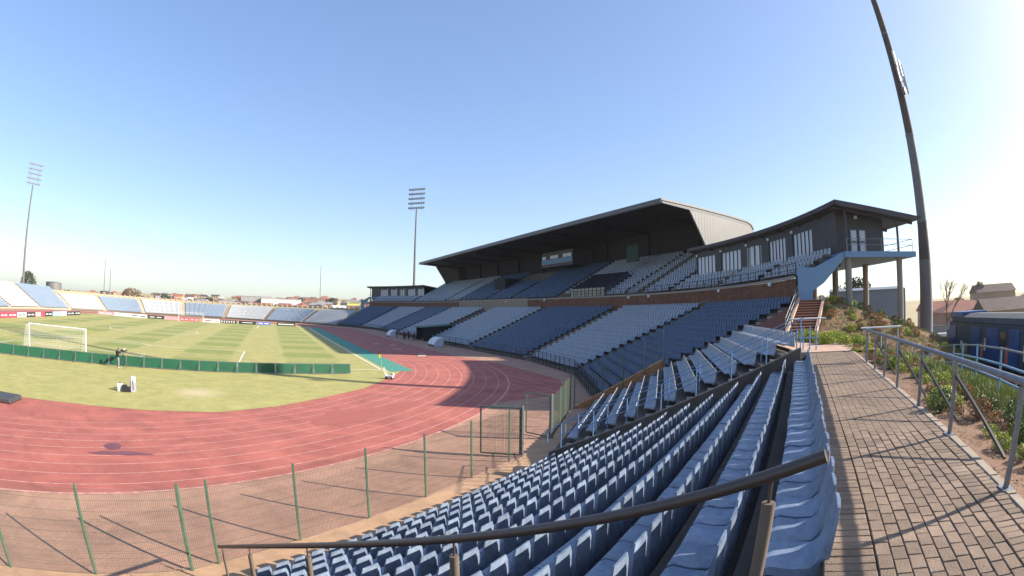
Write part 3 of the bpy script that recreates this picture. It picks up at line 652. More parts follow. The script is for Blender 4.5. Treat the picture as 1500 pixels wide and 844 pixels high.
# players tunnel
tn_ = empty('players_tunnel', (18.0, MIDY, 0)); tag(tn_, 'dark awning over the players tunnel mouth at the foot of the stand', 'tunnel')
mb = MB(); mb.prism([(18.5, 45.2, 0), (18.5, 45.2, 2.6), (24.5, 45.2, 3.0), (24.5, 45.2, 0)], (0, .15, 0)); o = mb.build('tunnel_side', 'black_cloth', tn_); o.location = -Vector(tn_.location)
mb = MB(); mb.prism([(18.5, 50.2, 0), (18.5, 50.2, 2.6), (24.5, 50.2, 3.0), (24.5, 50.2, 0)], (0, .15, 0)); o = mb.build('tunnel_side', 'black_cloth', tn_); o.location = -Vector(tn_.location)
mb = MB(); mb.add([(17.8, 44.9, 2.55), (17.8, 50.7, 2.55), (24.5, 50.7, 3.05), (24.5, 44.9, 3.05), (17.8, 44.9, 2.65), (17.8, 50.7, 2.65), (24.5, 50.7, 3.15), (24.5, 44.9, 3.15)], [(0, 1, 2, 3), (7, 6, 5, 4), (0, 4, 5, 1), (1, 5, 6, 2), (2, 6, 7, 3), (3, 7, 4, 0)]); o = mb.build('awning', 'barrier_green', tn_); o.location = -Vector(tn_.location)
o = MB().box((24.4, 45.2, 0), (24.6, 50.2, 3.0)).build('tunnel_back', 'black_cloth', tn_); o.location = -Vector(tn_.location)
# team shelters (white barrel-roofed)
def shelter(x, y, ln, lab):
    e = empty('team_shelter', (x, y, 0)); tag(e, lab, 'dugout', 'barrel roofed team shelters beside the track')
    n = 9; rows = []
    for s in (0, 1):
        rows.append([(1.5-1.5*math.cos(a), s*ln, 1.45*math.sin(a)+.05) for a in [math.pi*.06+math.pi*.5*i/(n-1) for i in range(n)]])
    mb = MB(); mb.grid(rows); o = mb.sheet('shell', 'white_paint', e); md = o.modifiers.new('s', 'SOLIDIFY'); md.thickness = .05
    for s in (0.03, ln-.08): 
        mb = MB(); pts = [(0.02, s, 0.05)]+[(1.5-1.48*math.cos(a), s, 1.42*math.sin(a)) for a in [math.pi*.06+math.pi*.5*i/6 for i in range(7)]]+[(1.6, s, .05)]
        mb.prism(pts, (0, .05, 0)); mb.build('end_panel', 'window_pale', e)
    MB().box((.3, .15, .1), (.7, ln-.15, .45)).build('bench', 'black_plastic', e)
    return e
shelter(15.6, 30.2, 3.4, 'white barrel roofed team shelter by the track, on the side of the brick bank'); shelter(14.6, 57.5, 3.2, 'white barrel roofed team shelter by the track, beyond the group of people')

# ================================================================ PAVILIONS on the upper tier ends
PE = 54.6
def pavilion(mir, name, label):
    f = mirror if mir else (lambda p: np.array(p, float))
    base = f(Pc(75, 65, 0)); e = empty(name, (base[0], base[1], 0)); tag(e, label, 'pavilion')
    def bd(mb, nm, m, parent=None, **k):
        mb.v = [tuple(f(np.array(q))) for q in mb.v]; o = mb.build(nm, m, parent or e, **k)
        if parent is None: o.location = -Vector(e.location)
        return o
    PZS = 9.95
    t0, t1 = PE+0.15, 77.0
    wins = [(73.74, 76.85), (69.4, 72.68), (62.2, 64.82), (58.2, 61.1)]; door = (66.0, 68.41)
    # front wall in panels round the openings
    sill, head, topz = 10.33, 12.5, 13.5
    WRp = 72.7
    def arcwall(a, b, z0, z1, r=WRp, th=.25, nm='wall', m='clad_dark'):
        ts = trange(a, b, 1.5); mb = MB(); n = len(ts)
        rows = [[Pc(r, t, z0) for t in ts], [Pc(r, t, z1) for t in ts], [Pc(r+th, t, z1) for t in ts], [Pc(r+th, t, z0) for t in ts], [Pc(r, t, z0) for t in ts]]
        mb.grid(rows); q = len(mb.v)
        for t in (a, b): mb.add([Pc(r, t, z0), Pc(r, t, z1), Pc(r+th, t, z1), Pc(r+th, t, z0)], [(0, 1, 2, 3)])
        return bd(mb, nm, m)
    ops = sorted(wins+[door]); cur = t0
    for a, b in ops: arcwall(cur, a, 9.0, topz); arcwall(a, b, head, topz); arcwall(a, b, 9.0, sill if (a, b) != door else 10.2); cur = b
    arcwall(cur, t1, 9.0, topz)
    for a, b in ops:
        isd = (a, b) == door; zb = sill if not isd else 10.2
        c = Pc(WRp+.1, (a+b)/2, (zb+head)/2); tn = np.array([math.cos(R_((a+b)/2)), math.sin(R_((a+b)/2)), 0]); ow = np.array([tn[1], -tn[0], 0]); hw = R_(b-a)*WRp/2
        if isd:
            wf = bd(MB().obox(c+ow*.06, tn, ow, (0, 0, 1), hw, .03, (head-zb)/2), 'door', 'glass_dark')
            for q in (-.62, .1): 
                mb = MB().obox(c+tn*hw*q+tn*hw*.18-ow*.02, tn, ow, (0, 0, 1), hw*.2, .02, (head-zb)/2-.05); mb.v = [tuple(f(np.array(p))) for p in mb.v]; o = mb.build('door_blind', 'window_pale', wf)
            for q in (-1, -.3, .35, 1):
                mb = MB().obox(c+tn*hw*q*.97, tn, ow, (0, 0, 1), .04, .05, (head-zb)/2); mb.v = [tuple(f(np.array(p))) for p in mb.v]; mb.build('door_frame', 'white_paint', wf)
        else:
            wf = bd(MB().obox(c+ow*.06, tn, ow, (0, 0, 1), hw, .03, (head-zb)/2), 'window', 'window_pale')
            n = 5
            for q in range(n+1):
                mb = MB().obox(c+tn*hw*(-1+2*q/n)*.985, tn, ow, (0, 0, 1), .03, .05, (head-zb)/2); mb.v = [tuple(f(np.array(p))) for p in mb.v]; mb.build('mullion', 'clad_dark', wf)
        lc = Pc(WRp-.1, b-.1, head+.22); bd(MB().box(lc-[.12, .12, .12], lc+[.12, .12, .12]), 'wall_lamp', 'white_paint', bevel=.03)
    # end wall with doors, back wall, floor slab
    def rad(a, phi): return Pc(a, phi, 0)
    tnE = np.array([math.cos(R_(PE)), math.sin(R_(PE)), 0]); owE = np.array([tnE[1], -tnE[0], 0])
    bd(MB().obox((Pc(WRp, PE+.3, 0)+Pc(77.3, PE+.3, 0))/2+np.array([0, 0, (PZS+topz)/2]), owE, tnE, (0, 0, 1), 2.3, .14, (topz-PZS)/2), 'end_wall', 'clad_dark')
    for dr in (74.3, 75.15):
        d = bd(MB().obox(Pc(dr, PE+.16, PZS+.95), owE, tnE, (0, 0, 1), .36, .05, .88), 'glazed_door', 'glass_dark')
        for zz, hh in ((PZS+.45, .32), (PZS+1.35, .38)):
            mb = MB().obox(Pc(dr, PE+.11, zz), owE, tnE, (0, 0, 1), .26, .02, hh); mb.v = [tuple(f(np.array(p))) for p in mb.v]; mb.build('door_pane', 'window_pale', d)
        mb = MB().obox(Pc(dr, PE+.085, PZS+1.15), owE, tnE, (0, 0, 1), .09, .012, .09); mb.v = [tuple(f(np.array(p))) for p in mb.v]; mb.build('door_notice', 'white_paint', d)
    c = Pc(74.6, PE+.1, PZS+2.75); bd(MB().box(c-[.12, .12, .12], c+[.12, .12, .12]), 'wall_lamp', 'white_paint', bevel=.03)
    c = Pc(73.0, PE+1.2, 12.0); bd(MB().box(c-[.16, .16, .16], c+[.16, .16, .16]), 'wall_lamp', 'white_paint', bevel=.03)
    arcwall(PE+.3, t1, PZS, topz-.6, 77.3, .2, 'back_wall')
    mb = MB(); ts = trange(PE-1.0, t1, 1.5)
    mb.grid([[Pc(r, t, z) for t in ts] for r, z in ((72.6, PZS), (79.7, PZS), (79.7, PZS-.42), (72.6, PZS-.42), (72.6, PZS))]); mb.add([Pc(72.6, ts[0], PZS), Pc(79.7, ts[0], PZS), Pc(79.7, ts[0], PZS-.42), Pc(72.6, ts[0], PZS-.42)], [(0, 1, 2, 3)])
    bd(mb, 'balcony_slab', 'beam_blue')
    # blue raker beam below the stepped end
    tE = PE-.9
    poly = [(68.55, 8.85), (70.0, 8.85), (72.6, 9.95), (72.6, 9.5), (70.7, 7.75), (69.75, 7.2), (69.75, 5.4), (68.75, 5.4), (68.6, 7.0)]
    pts = [Pc(r, tE, z) for r, z in poly]; bd(MB().prism(pts, tnE*.55), 'raker_beam', 'beam_blue')
    # columns
    for r, t, zb, zt, m in ((73.1, PE-.6, 4.5, PZS-.42, 'concrete'), (78.2, PE-.6, 2.5, PZS-.42, 'concrete'), (74.8, PE+3.4, 4.5, PZS-.42, 'concrete'), (78.2, PE+3.4, 2.5, PZS-.42, 'concrete'), (74.8, PE+10, 2.5, PZS-.42, 'concrete'), (78.2, PE+10, 2.5, PZS-.42, 'concrete')):
        b = Pc(r, t, zb); bd(MB().tube([b, [b[0], b[1], zt]], .27, 12), 'column', m, smooth=True)
    for r in (73.1, 78.2):
        b = Pc(r, PE-.6, PZS); bd(MB().tube([b, [b[0], b[1], 13.15 if r < 75 else 12.6]], .11, 8), 'roof_post', 'clad_dark', smooth=True)
    # balcony railing
    rp = [Pc(72.9, PE-.85, 0), Pc(79.5, PE-.85, 0), Pc(79.5, PE+3, 0)]
    for z in (PZS+.95, PZS+.5): bd(MB().tube([p+np.array([0, 0, z]) for p in rp], .025, 6), 'balcony_rail', 'galvanised')
    for p in [rp[0]+(rp[1]-rp[0])*q for q in (0, .25, .5, .75, 1)]+[rp[2]]: bd(MB().tube([p+np.array([0, 0, PZS]), p+np.array([0, 0, PZS+.97])], .025, 6), 'rail_post', 'galvanised')
    # roof: thin slab falling to the back, deep fascia
    ts = trange(PE-1.2, t1+.6, 1.5); secs = [(71.9, 13.62), (80.3, 12.55), (80.3, 12.38), (79.9, 12.3), (72.3, 13.2), (71.9, 13.35)]
    mb = MB(); mb.grid([[Pc(r, t, z) for t in ts] for r, z in secs+secs[:1]])
    for t in (ts[0], ts[-1]): mb.add([Pc(r, t, z) for r, z in secs], [tuple(range(6))])
    bd(mb, 'roof', 'clad_dark')
    mb = MB(); mb.grid([[Pc(r, t, z) for t in ts] for r, z in ((71.84, 13.66), (80.36, 12.59), (80.36, 12.53), (71.84, 13.58), (71.84, 13.66))]); bd(mb, 'roof_sheet', 'roof_edge')
    for t in trange(PE-.6, t1, 3): bd(MB().bar(Pc(72.0, t, 13.18), Pc(79.9, t, 12.2), .12, .2), 'rafter', 'clad_dark')
    return e
pavilion(False, 'pavilion', 'dark clad pavilion on blue raker beam and concrete columns above the planted mound')
pavilion(True, 'pavilion', 'small dark pavilion with three pale windows at the far tip of the grandstand')
# ================================================================ FENCE, RAILS, STAIRS near the camera
UP = np.array([0, 0, 1.0])
def panel(a, b, z0a, z0b, h, parent, org, name='mesh_panel', dv=0.045, dh=0.26, r=0.0034):
    """welded mesh between two points: every wire is real"""
    a = np.array(a, float); b = np.array(b, float); d = b-a; L = math.hypot(d[0], d[1]); u = d/L; nrm = np.array([u[1], -u[0], 0])
    mb = MB(); n = int(L/dv)
    def wire(p, q, t):
        e = (q-p); e = e/np.linalg.norm(e); s = np.cross(e, nrm); o = len(mb.v)
        for c in (p, q):
            for k in (nrm*t, -nrm*t*.5+s*t*.87, -nrm*t*.5-s*t*.87): mb.v.append(tuple(c+k))
        mb.f.extend([(o, o+1, o+4, o+3), (o+1, o+2, o+5, o+4), (o+2, o, o+3, o+5)])
    for i in range(1, n):
        p = a+d*i/n; z = z0a+(z0b-z0a)*i/n; wire(np.array([p[0], p[1], z+.04]), np.array([p[0], p[1], z+h-.03]), r)
    m = int(h/dh)
    for j in range(m+1):
        z = .05+(h-.08)*j/m; off = nrm*(0.02 if j % 4 == 2 else 0)
        wire(np.array([a[0], a[1], z0a+z])+off, np.array([b[0], b[1], z0b+z])+off, r*1.15)
    mb.v = [tuple(np.array(q)-org) for q in mb.v]
    return mb.build(name, 'fence_wire', parent)
def post(parent, org, c, h, w=.06, m='fence_green', nm='fence_post', cap=True):
    c = np.array(c, float)-org; o = MB().obox(c+UP*h/2, (1, 0, 0), (0, 1, 0), UP, w/2, w/2, h/2).build(nm, m, parent, bevel=.006)
    return o
def mesh_fence(phis, label, zfun=lambda p: 0.0, Rf=lambda p: float(np.interp(p, [8, 18.4, 23.5, 24.4, 27, 29.7, 32.5, 35.3, 38.07, 39, 42.7, 45.6, 48.1, 51.3], [53.2, 52.8, 53.2, 53.06, 52.74, 52.6, 52.55, 52.6, 52.83, 53.03, 53.2, 52.94, 52.8, 52.75])), h=2.17):
    org = Pc(Rf(phis[0]), phis[0], 0); e = empty('mesh_fence', org); tag(e, label, 'fence')
    for p in phis: post(e, org, Pc(Rf(p), p, zfun(p)), h)
    for a, b in zip(phis[:-1], phis[1:]): panel(Pc(Rf(a), a, 0), Pc(Rf(b), b, 0), zfun(a), zfun(b), h-.08, e, org)
    return e
mesh_fence([8.6, 11.0, 13.4, 15.9, 18.4, 20.9, 23.5], 'green welded mesh fence between running track and sandy walk, left of the double post')
mesh_fence([23.52, 24.31, 27.02, 29.72, 32.49, 35.3, 38.07, 38.97], 'green welded mesh fence running from the double post to the open gate')
# gate leaves standing open
def gate(hinge, tip, label, postcol):
    hinge = np.array([*hinge, 0.0]); tip = np.array([*tip, 0.0]); e = empty('fence_gate', hinge); tag(e, label, 'gate', 'open gate leaves in the mesh fence')
    d = tip-hinge; L = np.linalg.norm(d); u = d/L; s = np.array([u[1], -u[0], 0]); w = .028
    fr = [(0.1, .08, L, .08), (0.1, 2.1, L, 2.1), (0.1, .08, .1, 2.1), (L, .08, L, 2.1)]
    for x0, z0, x1, z1 in fr: MB().bar(u*x0+UP*z0, u*x1+UP*z1, .055).build('gate_frame', 'fence_green', e, bevel=.005)
    panel(hinge+u*.1, hinge+u*L, .06, .06, 2.0, e, hinge)
    MB().bar(np.zeros(3), UP*2.2, .09).build('gate_post', postcol, e, bevel=.008)
    for z in (.4, 1.75): MB().bar(u*.0+UP*z, u*.12+UP*z, .05).build('hinge', 'rail_black', e)
gate((-1.25, -31.63), (-2.63, -30.55), 'green mesh gate leaf swung open towards the track, on the pale hinge post', 'galvanised')
gate((1.43, -29.52), (0.90, -28.02), 'green mesh gate leaf swung open, hinged beside the corner fence', 'galvanised')
mesh_fence([42.8, 45.57, 48.1, 51.0], 'short green mesh fence from the gate to the brick parapet')
# sloping brick parapet with fence on top
mat('brick_sand', (0.50, 0.25, 0.11), 0.9, col2=(0.38, 0.185, 0.085), scale=5, mix=1.5, bump=.3, bscale=20, randvar=.16)
mat('mortar', (0.40, 0.29, 0.19), .95)
PA, PB = np.array([6.75, -23.45, 0.0]), np.array([12.75, -25.05, 2.78]); org = np.array([PA[0], PA[1], 0.0])
pw_ = empty('brick_parapet', org); tag(pw_, 'sloping sandy brick parapet wall climbing beside the grey seat block', 'wall')
hd = (PB-PA)*np.array([1, 1, 0]); LH = np.linalg.norm(hd); hd /= LH; tnn = np.array([hd[1], -hd[0], 0]); tnn = tnn if tnn@(CAM-PA) > 0 else -tnn
dirs = (PB-PA)/np.linalg.norm(PB-PA); LW = np.linalg.norm(PB-PA); nrm = np.cross(dirs, tnn); nrm = nrm if nrm[2] > 0 else -nrm
zq = lambda q: PA[2]+(PB[2]-PA[2])*q+.08
mb = MB(); mb.prism([q-org-tnn*.1 for q in (PA+UP*-.3, PB+UP*-1.0, PB+UP*.06, PA+UP*.06)], tnn*.18); mb.build('core', 'mortar', pw_)
br = bpy.data.meshes.new('brick'); mb = MB().box((-.108, -.11, -.035), (.108, .11, .035)); br.from_pydata(mb.v, [], mb.f); br.materials.append(MATS['brick_sand'])
mx_ = Matrix(((*dirs,), (*tnn,), (*nrm,))).transposed().to_4x4()
for c in range(8):
    for i in range(int(LW/.232)):
        p = PA-org+dirs*(.1+i*.232+(.116 if c % 2 else 0))+nrm*(.045-c*.082)
        o = link('brick', br, pw_); o.matrix_local = Matrix.Translation(Vector(p)+Vector(tnn*random.uniform(-.006, .006))) @ mx_
e = empty('mesh_fence', org); tag(e, 'pale green mesh fence standing on the sloping brick parapet', 'fence')
qs = [0.0, .3, .53, .77, 1.0]
for q in qs: post(e, org, PA+hd*LH*q+tnn*.13+UP*(zq(q)-.5), 2.5, m='galvanised' if q > .7 else 'fence_green')
for a, b in zip(qs[:-1], qs[1:]): panel(PA+hd*LH*a+tnn*.13, PA+hd*LH*b+tnn*.13, zq(a)+.05, zq(b)+.05, 1.9, e, org)
# blue-black handrails of the main stand aisles
for t, lab in ((69.25, 'dark blue handrail down the aisle between blue and pale blocks of the main stand'), (107.0, 'dark blue handrail down the aisle of the straight main stand')):
    org = B(60, t, 0); e = empty('aisle_rail', org); tag(e, lab, 'handrail', 'aisle handrails of the main stand')
    zz = lambda R: .35+.4444*(R-FROW_R)+1.0
    MB().tube([B(r, t, zz(r))-org for r in (54.3, 58, 62, 66, 67.8)], .03, 6).build('rail', 'rail_blue', e)
    for r in np.arange(54.5, 68, 2.2): b = B(r, t, zz(r)-1.05)-org; MB().bar(b, b+UP*1.05, .045).build('post', 'rail_blue', e)

# brown steel handrail beside the near stair
hr = empty('handrail', Pc(59, 24.1, 0)); org = Pc(59, 24.1, 0); tag(hr, 'dark brown tube handrail sloping down beside the blue seats', 'handrail')
hz = lambda R: 1.0+(R-54.1)*.4427+.1*math.sin((R-54.1)/9.6*math.pi)
pts = [Pc(r, 24.1, hz(r))-org for r in np.linspace(63.72, 54.05, 14)]
MB().tube(pts, .04, 14).build('rail', 'rail_brown', hr, smooth=True)
for r in (63.42, 61.0, 58.3, 56.0, 54.3):
    zt = hz(r)-.17; zb = max(0, DZ*round((r-FROW_R)/DR)) if r < 63 else 3.9
    b = Pc(r, 24.1, zb)-org; MB().tube([b, [b[0], b[1], zt]], .042 if r > 54.5 else .03, 12).build('post', 'post_brown', hr, smooth=True)
    MB().tube([[b[0], b[1], zt-.02], [b[0], b[1], zt+.16]], .011, 8).build('pin', 'rail_brown', hr)

# concrete parapet and blue rails of the second stair
cp = empty('stair_parapet', Pc(59, 37.9, 0)); org = Pc(59, 37.9, 0); tag(cp, 'dark concrete parapet sloping down between blue and grey seat blocks', 'wall')
z1 = lambda R: .444*(R-54.0)
poly = [Pc(54.6, 37.75, -.1), Pc(63.7, 37.75, 3.6), Pc(63.7, 37.75, z1(63.7)+.42), Pc(54.6, 37.75, z1(54.6)+.42)]
MB().prism([q-org for q in poly], np.array([math.cos(R_(37.75)), math.sin(R_(37.75)), 0])*.3).build('wall_body', 'terrace', cp, bevel=.015)
for phi, off, lab in ((38.0, .42, 'light blue stair rail standing on the dark concrete parapet'), (40.35, .35, 'light blue stair rail along the edge of the pale grey seat block')):
    org = Pc(59, phi, 0); e = empty('stair_rail', org); tag(e, lab, 'railing', 'light blue rails of the second stair')
    for dz in (.95, .5): MB().tube([Pc(r, phi, z1(r)+off+dz)-org for r in np.linspace(54.9, 63.8, 8)], .017, 8).build('rail', 'rail_blue', e, smooth=True)
    MB().tube([Pc(54.9, phi, z1(54.9)+off+.95)-org, Pc(54.45, phi, z1(54.45)+off+.75)-org, Pc(54.45, phi, z1(54.45)+off+.35)-org], .022, 8).build('rail_end', 'rail_blue', e, smooth=True)
    for r in np.linspace(55.0, 63.7, 8): b = Pc(r, phi, z1(r)+off-.1)-org; MB().tube([b, b+UP*1.05], .021, 8).build('post', 'rail_blue', e, smooth=True)
# blue barred barrier at the head of the stair with a pale cap plate
org = Pc(64.3, 40.4, PZ); e = empty('stair_barrier', org); tag(e, 'blue barred barrier with a white cap plate at the head of the stair', 'barrier')
for i in range(4): b = Pc(63.95+i*.28, 40.4, PZ)-org; MB().tube([b, b+UP*.95], .028, 8).build('bar', 'rail_blue', e, smooth=True)
MB().tube([Pc(63.9, 40.4, PZ+.5)-org, Pc(64.85, 40.4, PZ+.5)-org], .025, 8).build('cross_bar', 'rail_blue', e)
MB().obox(Pc(64.4, 40.4, PZ+1.25)-org, outw(40.4), tang(40.4), UP, .75, .22, .025).build('cap_plate', 'white_paint', e)
for r in (63.9, 64.9): b = Pc(r, 40.4, PZ+.9)-org; MB().bar(b, b+UP*.33, .03).build('cap_leg', 'galvanised', e)

# galvanised railing along the outer edge of the walkway
RP = [19.0, 20.9, 22.4, 23.95, 25.66, 27.6, 29.36, 31.18, 32.7, 34.1, 35.6]
org = P(65.5, 28, 0); e = empty('walkway_railing', org); tag(e, 'galvanised steel railing with thick top tube along the brick walkway', 'railing')
for i, p in enumerate(RP):
    b = P(65.5, p, PZ-.05)-org; tn = tang(p); ow = outw(p)
    MB().obox(b+UP*.48, tn, ow, UP, .026, .026, .48).build('post', 'galvanised', e, bevel=.004)
    MB().obox(b+UP*.055, tn, ow, UP, .09, .07, .008).build('base_plate', 'galvanised', e)
    MB().bar(b+UP*.95, b+UP*1.04, .016).build('pin', 'galvanised', e)
    if i % 2 == 1 or i == 6: MB().bar(b+UP*.82+tn*.03, b-tn*1.35+ow*.35+UP*.06, .035).build('brace', 'rail_black', e)
MB().tube([P(65.5, p, PZ+.95)-org for p in np.linspace(18, 36.2, 26)], .036, 12).build('top_rail', 'galvanised', e, smooth=True)
MB().obox(P(66.1, 36.3, PZ+.98)-org, outw(36.3), tang(36.3), UP, .7, .12, .02).build('sunlit_end_plate', 'white_paint', e)  # white stands in for sunlight on the rail's return end
for r in (65.6, 66.1, 66.7): b = P(r, 36.3, emb(r, 36.3)-.05)-org; MB().bar(b, b+UP*(PZ+1.0-emb(r, 36.3)), .05).build('end_post', 'galvanised', e)
# light blue three-rail fence lower on the grass slope
org = P(69, 38, 0); e = empty('slope_railing', org); tag(e, 'pale blue three-rail fence stepping down the grass slope', 'railing')
SR = [(67.5, 24), (67.7, 26.5), (67.9, 29), (68.3, 31.5), (68.8, 34), (69.4, 36.5), (70.1, 39), (71.0, 41.8), (72.0, 44.6)]
for dz in (.95, .62, .3): MB().tube([P(r, p, emb(r, p)+dz)-org for r, p in SR], .024, 6).build('rail', 'rail_blue' if dz < .9 else 'galvanised', e, smooth=True)
for r, p in SR: b = P(r, p, emb(r, p)-.1)-org; MB().tube([b, b+UP*1.08], .03, 8).build('post', 'rail_blue', e, smooth=True)

# brick stairs up to the pavilion, with steel rail
st = empty('brick_stair', Pc(68, 51.5, 0)); org = Pc(68, 51.5, 0); tag(st, 'red brick stair rising from the walkway to the pavilion', 'stair')
mat('brick_red', (0.20, 0.068, 0.036), .9, col2=(0.135, 0.048, 0.03), scale=6, mix=1.4, bump=.3, bscale=25)
NS = 13
for i in range(NS):
    q0, q1 = i/NS, (i+1)/NS
    fa = lambda q, s: Pc(66.1+2.6*q+s*1.75, 49.8+3.8*q, 0)-org
    z = PZ+.02+.166*(i+1); MB().hexa([fa(q0, 0)+UP*3.9, fa(q0, 1)+UP*3.9, fa(q1+.06, 1)+UP*3.9, fa(q1+.06, 0)+UP*3.9, fa(q0, 0)+UP*z, fa(q0, 1)+UP*z, fa(q1+.06, 1)+UP*z, fa(q1+.06, 0)+UP*z]).build('step', 'brick_red', st, bevel=.01); MB().hexa([fa(q0-.012, 0.02)+UP*(z+.002), fa(q0-.012, .98)+UP*(z+.002), fa(q0+.03, .98)+UP*(z+.002), fa(q0+.03, 0.02)+UP*(z+.002), fa(q0-.012, 0.02)+UP*(z+.035), fa(q0-.012, .98)+UP*(z+.035), fa(q0+.03, .98)+UP*(z+.035), fa(q0+.03, 0.02)+UP*(z+.035)]).build('nosing', 'slab_pink', st)
for s in (-.08, 1.08):
    fa = lambda q: Pc(66.1+2.6*q+s*1.75, 49.8+3.8*q, 0)-org
    a, b = fa(-.02)+UP*(PZ+.12), fa(1)+UP*(PZ+.12+2.16); MB().bar(a, b, .18, .3).build('side_kerb', 'slab_pink', st)
for dz in (.95, .55):
    fa = lambda q: Pc(66.1+2.6*q-.12*1.75, 49.8+3.8*q, PZ+.15+2.16*q+dz)-org
    MB().tube([fa(0), fa(1)], .025, 8).build('stair_rail', 'galvanised', st)
for q in (0, .33, .66, 1): b = Pc(66.1+2.6*q-.12*1.75, 49.8+3.8*q, PZ+.1+2.16*q)-org; MB().tube([b, b+UP*1.0], .028, 8).build('rail_post', 'galvanised', st)
# brick bank between the aisle and the stair
bk = MB(); rows = []
for f in (0, .25, .5, .75, 1):
    row = []
    for t in trange(49.3, 52.9, .6):
        q = (t-49.8)/3.8; ro = 66.0+2.6*max(0, q)-.22; r = 63.85+(ro-63.85)*f; row.append(Pc(r, t, PZ-.02+max(0, min(1, (t-49.3)/3.5))*(r-63.85)*.5))
    rows.append(row)
bk.grid(rows); o = bk.build('brick_bank', 'brick_red'); tag(o, 'dark red brick bank between the stand aisle and the brick stair', 'brick bank')

# ================================================================ PLANTS
def leaf_cluster(name, n, rx, rz, size, m, stem=True, seed=0):
    r = np.random.default_rng(seed); V = []; F = []
    for i in range(n):
        d = r.normal(size=3); d /= np.linalg.norm(d); q = r.uniform(.45, 1)**.6
        lump = 1+.28*math.sin(3*d[0]+seed)+.22*math.sin(4*d[1]+2*seed)
        c = np.array([d[0]*rx*q*lump, d[1]*rx*q*lump, rz*(1+d[2]*q*.95)])
        a = r.normal(size=3); a /= np.linalg.norm(a); b = np.cross(a, r.normal(size=3)); b /= np.linalg.norm(b); s = size*r.uniform(.6, 1.3)
        o = len(V); V += [tuple(c-a*s), tuple(c+b*s*.5), tuple(c+a*s), tuple(c-b*s*.5)]; F.append((o, o+1, o+2, o+3))
    me = bpy.data.meshes.new(name); me.from_pydata(V, [], F); me.materials.append(MATS[m]); return me
stem_me = bpy.data.meshes.new('stem'); mbs = MB()
for a in range(5): mbs.tube([(0, 0, -.05), (.05*math.cos(a*1.3), .05*math.sin(a*1.3), .12), (.16*math.cos(a*1.3), .16*math.sin(a*1.3), .3)], [.012, .009, .004], 4)
stem_me.from_pydata(mbs.v, [], mbs.f); stem_me.materials.append(MATS['bark'])
SH = {c: [leaf_cluster('foliage', 800, .30, .24, .03, m, seed=s+7*i) for s in range(3)] for i, (c, m) in enumerate((('yellow', 'leaf_yellow'), ('green', 'leaf_green'), ('red', 'leaf_red'), ('dry', 'leaf_dry')))}
def shrub(kind, R, phi, sc_, label, group):
    e = empty('shrub', P(R, phi, emb(R, phi)-.02)); tag(e, label, 'shrub', group); e.rotation_euler = (0, 0, random.uniform(0, 6)); e.scale = (sc_, sc_, sc_*random.uniform(.8, 1.15))
    link('foliage', random.choice(SH[kind]), e); link('stem', stem_me, e)
rs = random.Random(21)
for i in range(110):
    p = 23.6+i*.164+rs.uniform(-.2, .2); R = rs.uniform(65.85, 67.3)
    k = rs.choice(['yellow', 'green', 'dry', 'yellow', 'dry']); shrub(k, R, p, rs.uniform(.4, .8), 'low %s shrub in the mulch bed beside the walkway railing' % {'yellow': 'yellow-green', 'green': 'dull green', 'dry': 'dry orange-brown'}[k], 'low shrubs in the walkway bed')
for i in range(34):
    p = rs.uniform(42.3, 47.5); R = rs.uniform(65.6, 69.0); shrub('yellow', R, p, rs.uniform(.9, 1.6), 'bright yellow-green shrub in the massed bed at the foot of the mound', 'yellow shrubs at the foot of the mound')
for i in range(16):
    p = rs.uniform(45.5, 49.5); R = rs.uniform(69.2, 71.5); shrub('red', R, p, rs.uniform(.8, 1.3), 'red leaved shrub on the mulch of the mound', 'red shrubs on the mound')
for i in range(84):
    p = rs.uniform(48, 56.5); R = rs.uniform(69.5, 79); kk = rs.choice(['green', 'dry', 'yellow', 'dry']); shrub(kk, R, p, rs.uniform(.6, 1.4), {'green': 'olive green', 'dry': 'dry orange-brown', 'yellow': 'yellowish'}[kk]+' shrub on the mound below the pavilion', 'mixed shrubs on the mound')
# grass of the slope and dry litter of the bed: too many to count
def blades(name, label, n, R0, R1, t0, t1, h, wd, m, z=None, flat=False):
    r = np.random.default_rng(len(name)+n); V = np.empty((n*3, 3)); 
    for i in range(n):
        R = r.uniform(R0, R1); t = r.uniform(t0, t1); c = P(R, t, emb(R, t)-.01); a = r.uniform(0, 6.28); hh = h*r.uniform(.5, 1.2); d = np.array([math.cos(a), math.sin(a), 0])*wd
        tip = c+np.array([r.normal()*.4*hh, r.normal()*.4*hh, hh]) if not flat else c+np.array([-d[1], d[0], 0])*r.uniform(1, 3)+UP*r.uniform(.0, .035)
        V[i*3] = c-d+UP*(.02 if flat else 0); V[i*3+1] = c+d+UP*(.02 if flat else 0); V[i*3+2] = tip
    me = bpy.data.meshes.new(name); me.from_pydata(V.tolist(), [], [(3*i, 3*i+1, 3*i+2) for i in range(n)]); me.materials.append(MATS[m]); tag(link(name, me), label, 'ground cover', kind='stuff')
blades('slope_turf', 'rough green grass covering the slope beyond the railing', 60000, 66.9, 79, 19, 45, .22, .018, 'grass_blade')
blades('mound_turf', 'short grass and weeds on the flank of the mound', 26000, 69, 86, 44, 56, .2, .018, 'grass_blade')
mat('chips', (0.19, 0.105, 0.062), .95, col2=(0.29, 0.18, 0.11), scale=20, mix=1.6)
blades('mulch_chips', 'loose brown bark chips and dry leaves covering the bed', 22000, 65.6, 68.2, 20, 42, .05, .014, 'chips', flat=True)
blades('mound_chips', 'dry brown litter scattered over the mound', 14000, 65.7, 75, 42, 56, .05, .03, 'chips', flat=True)
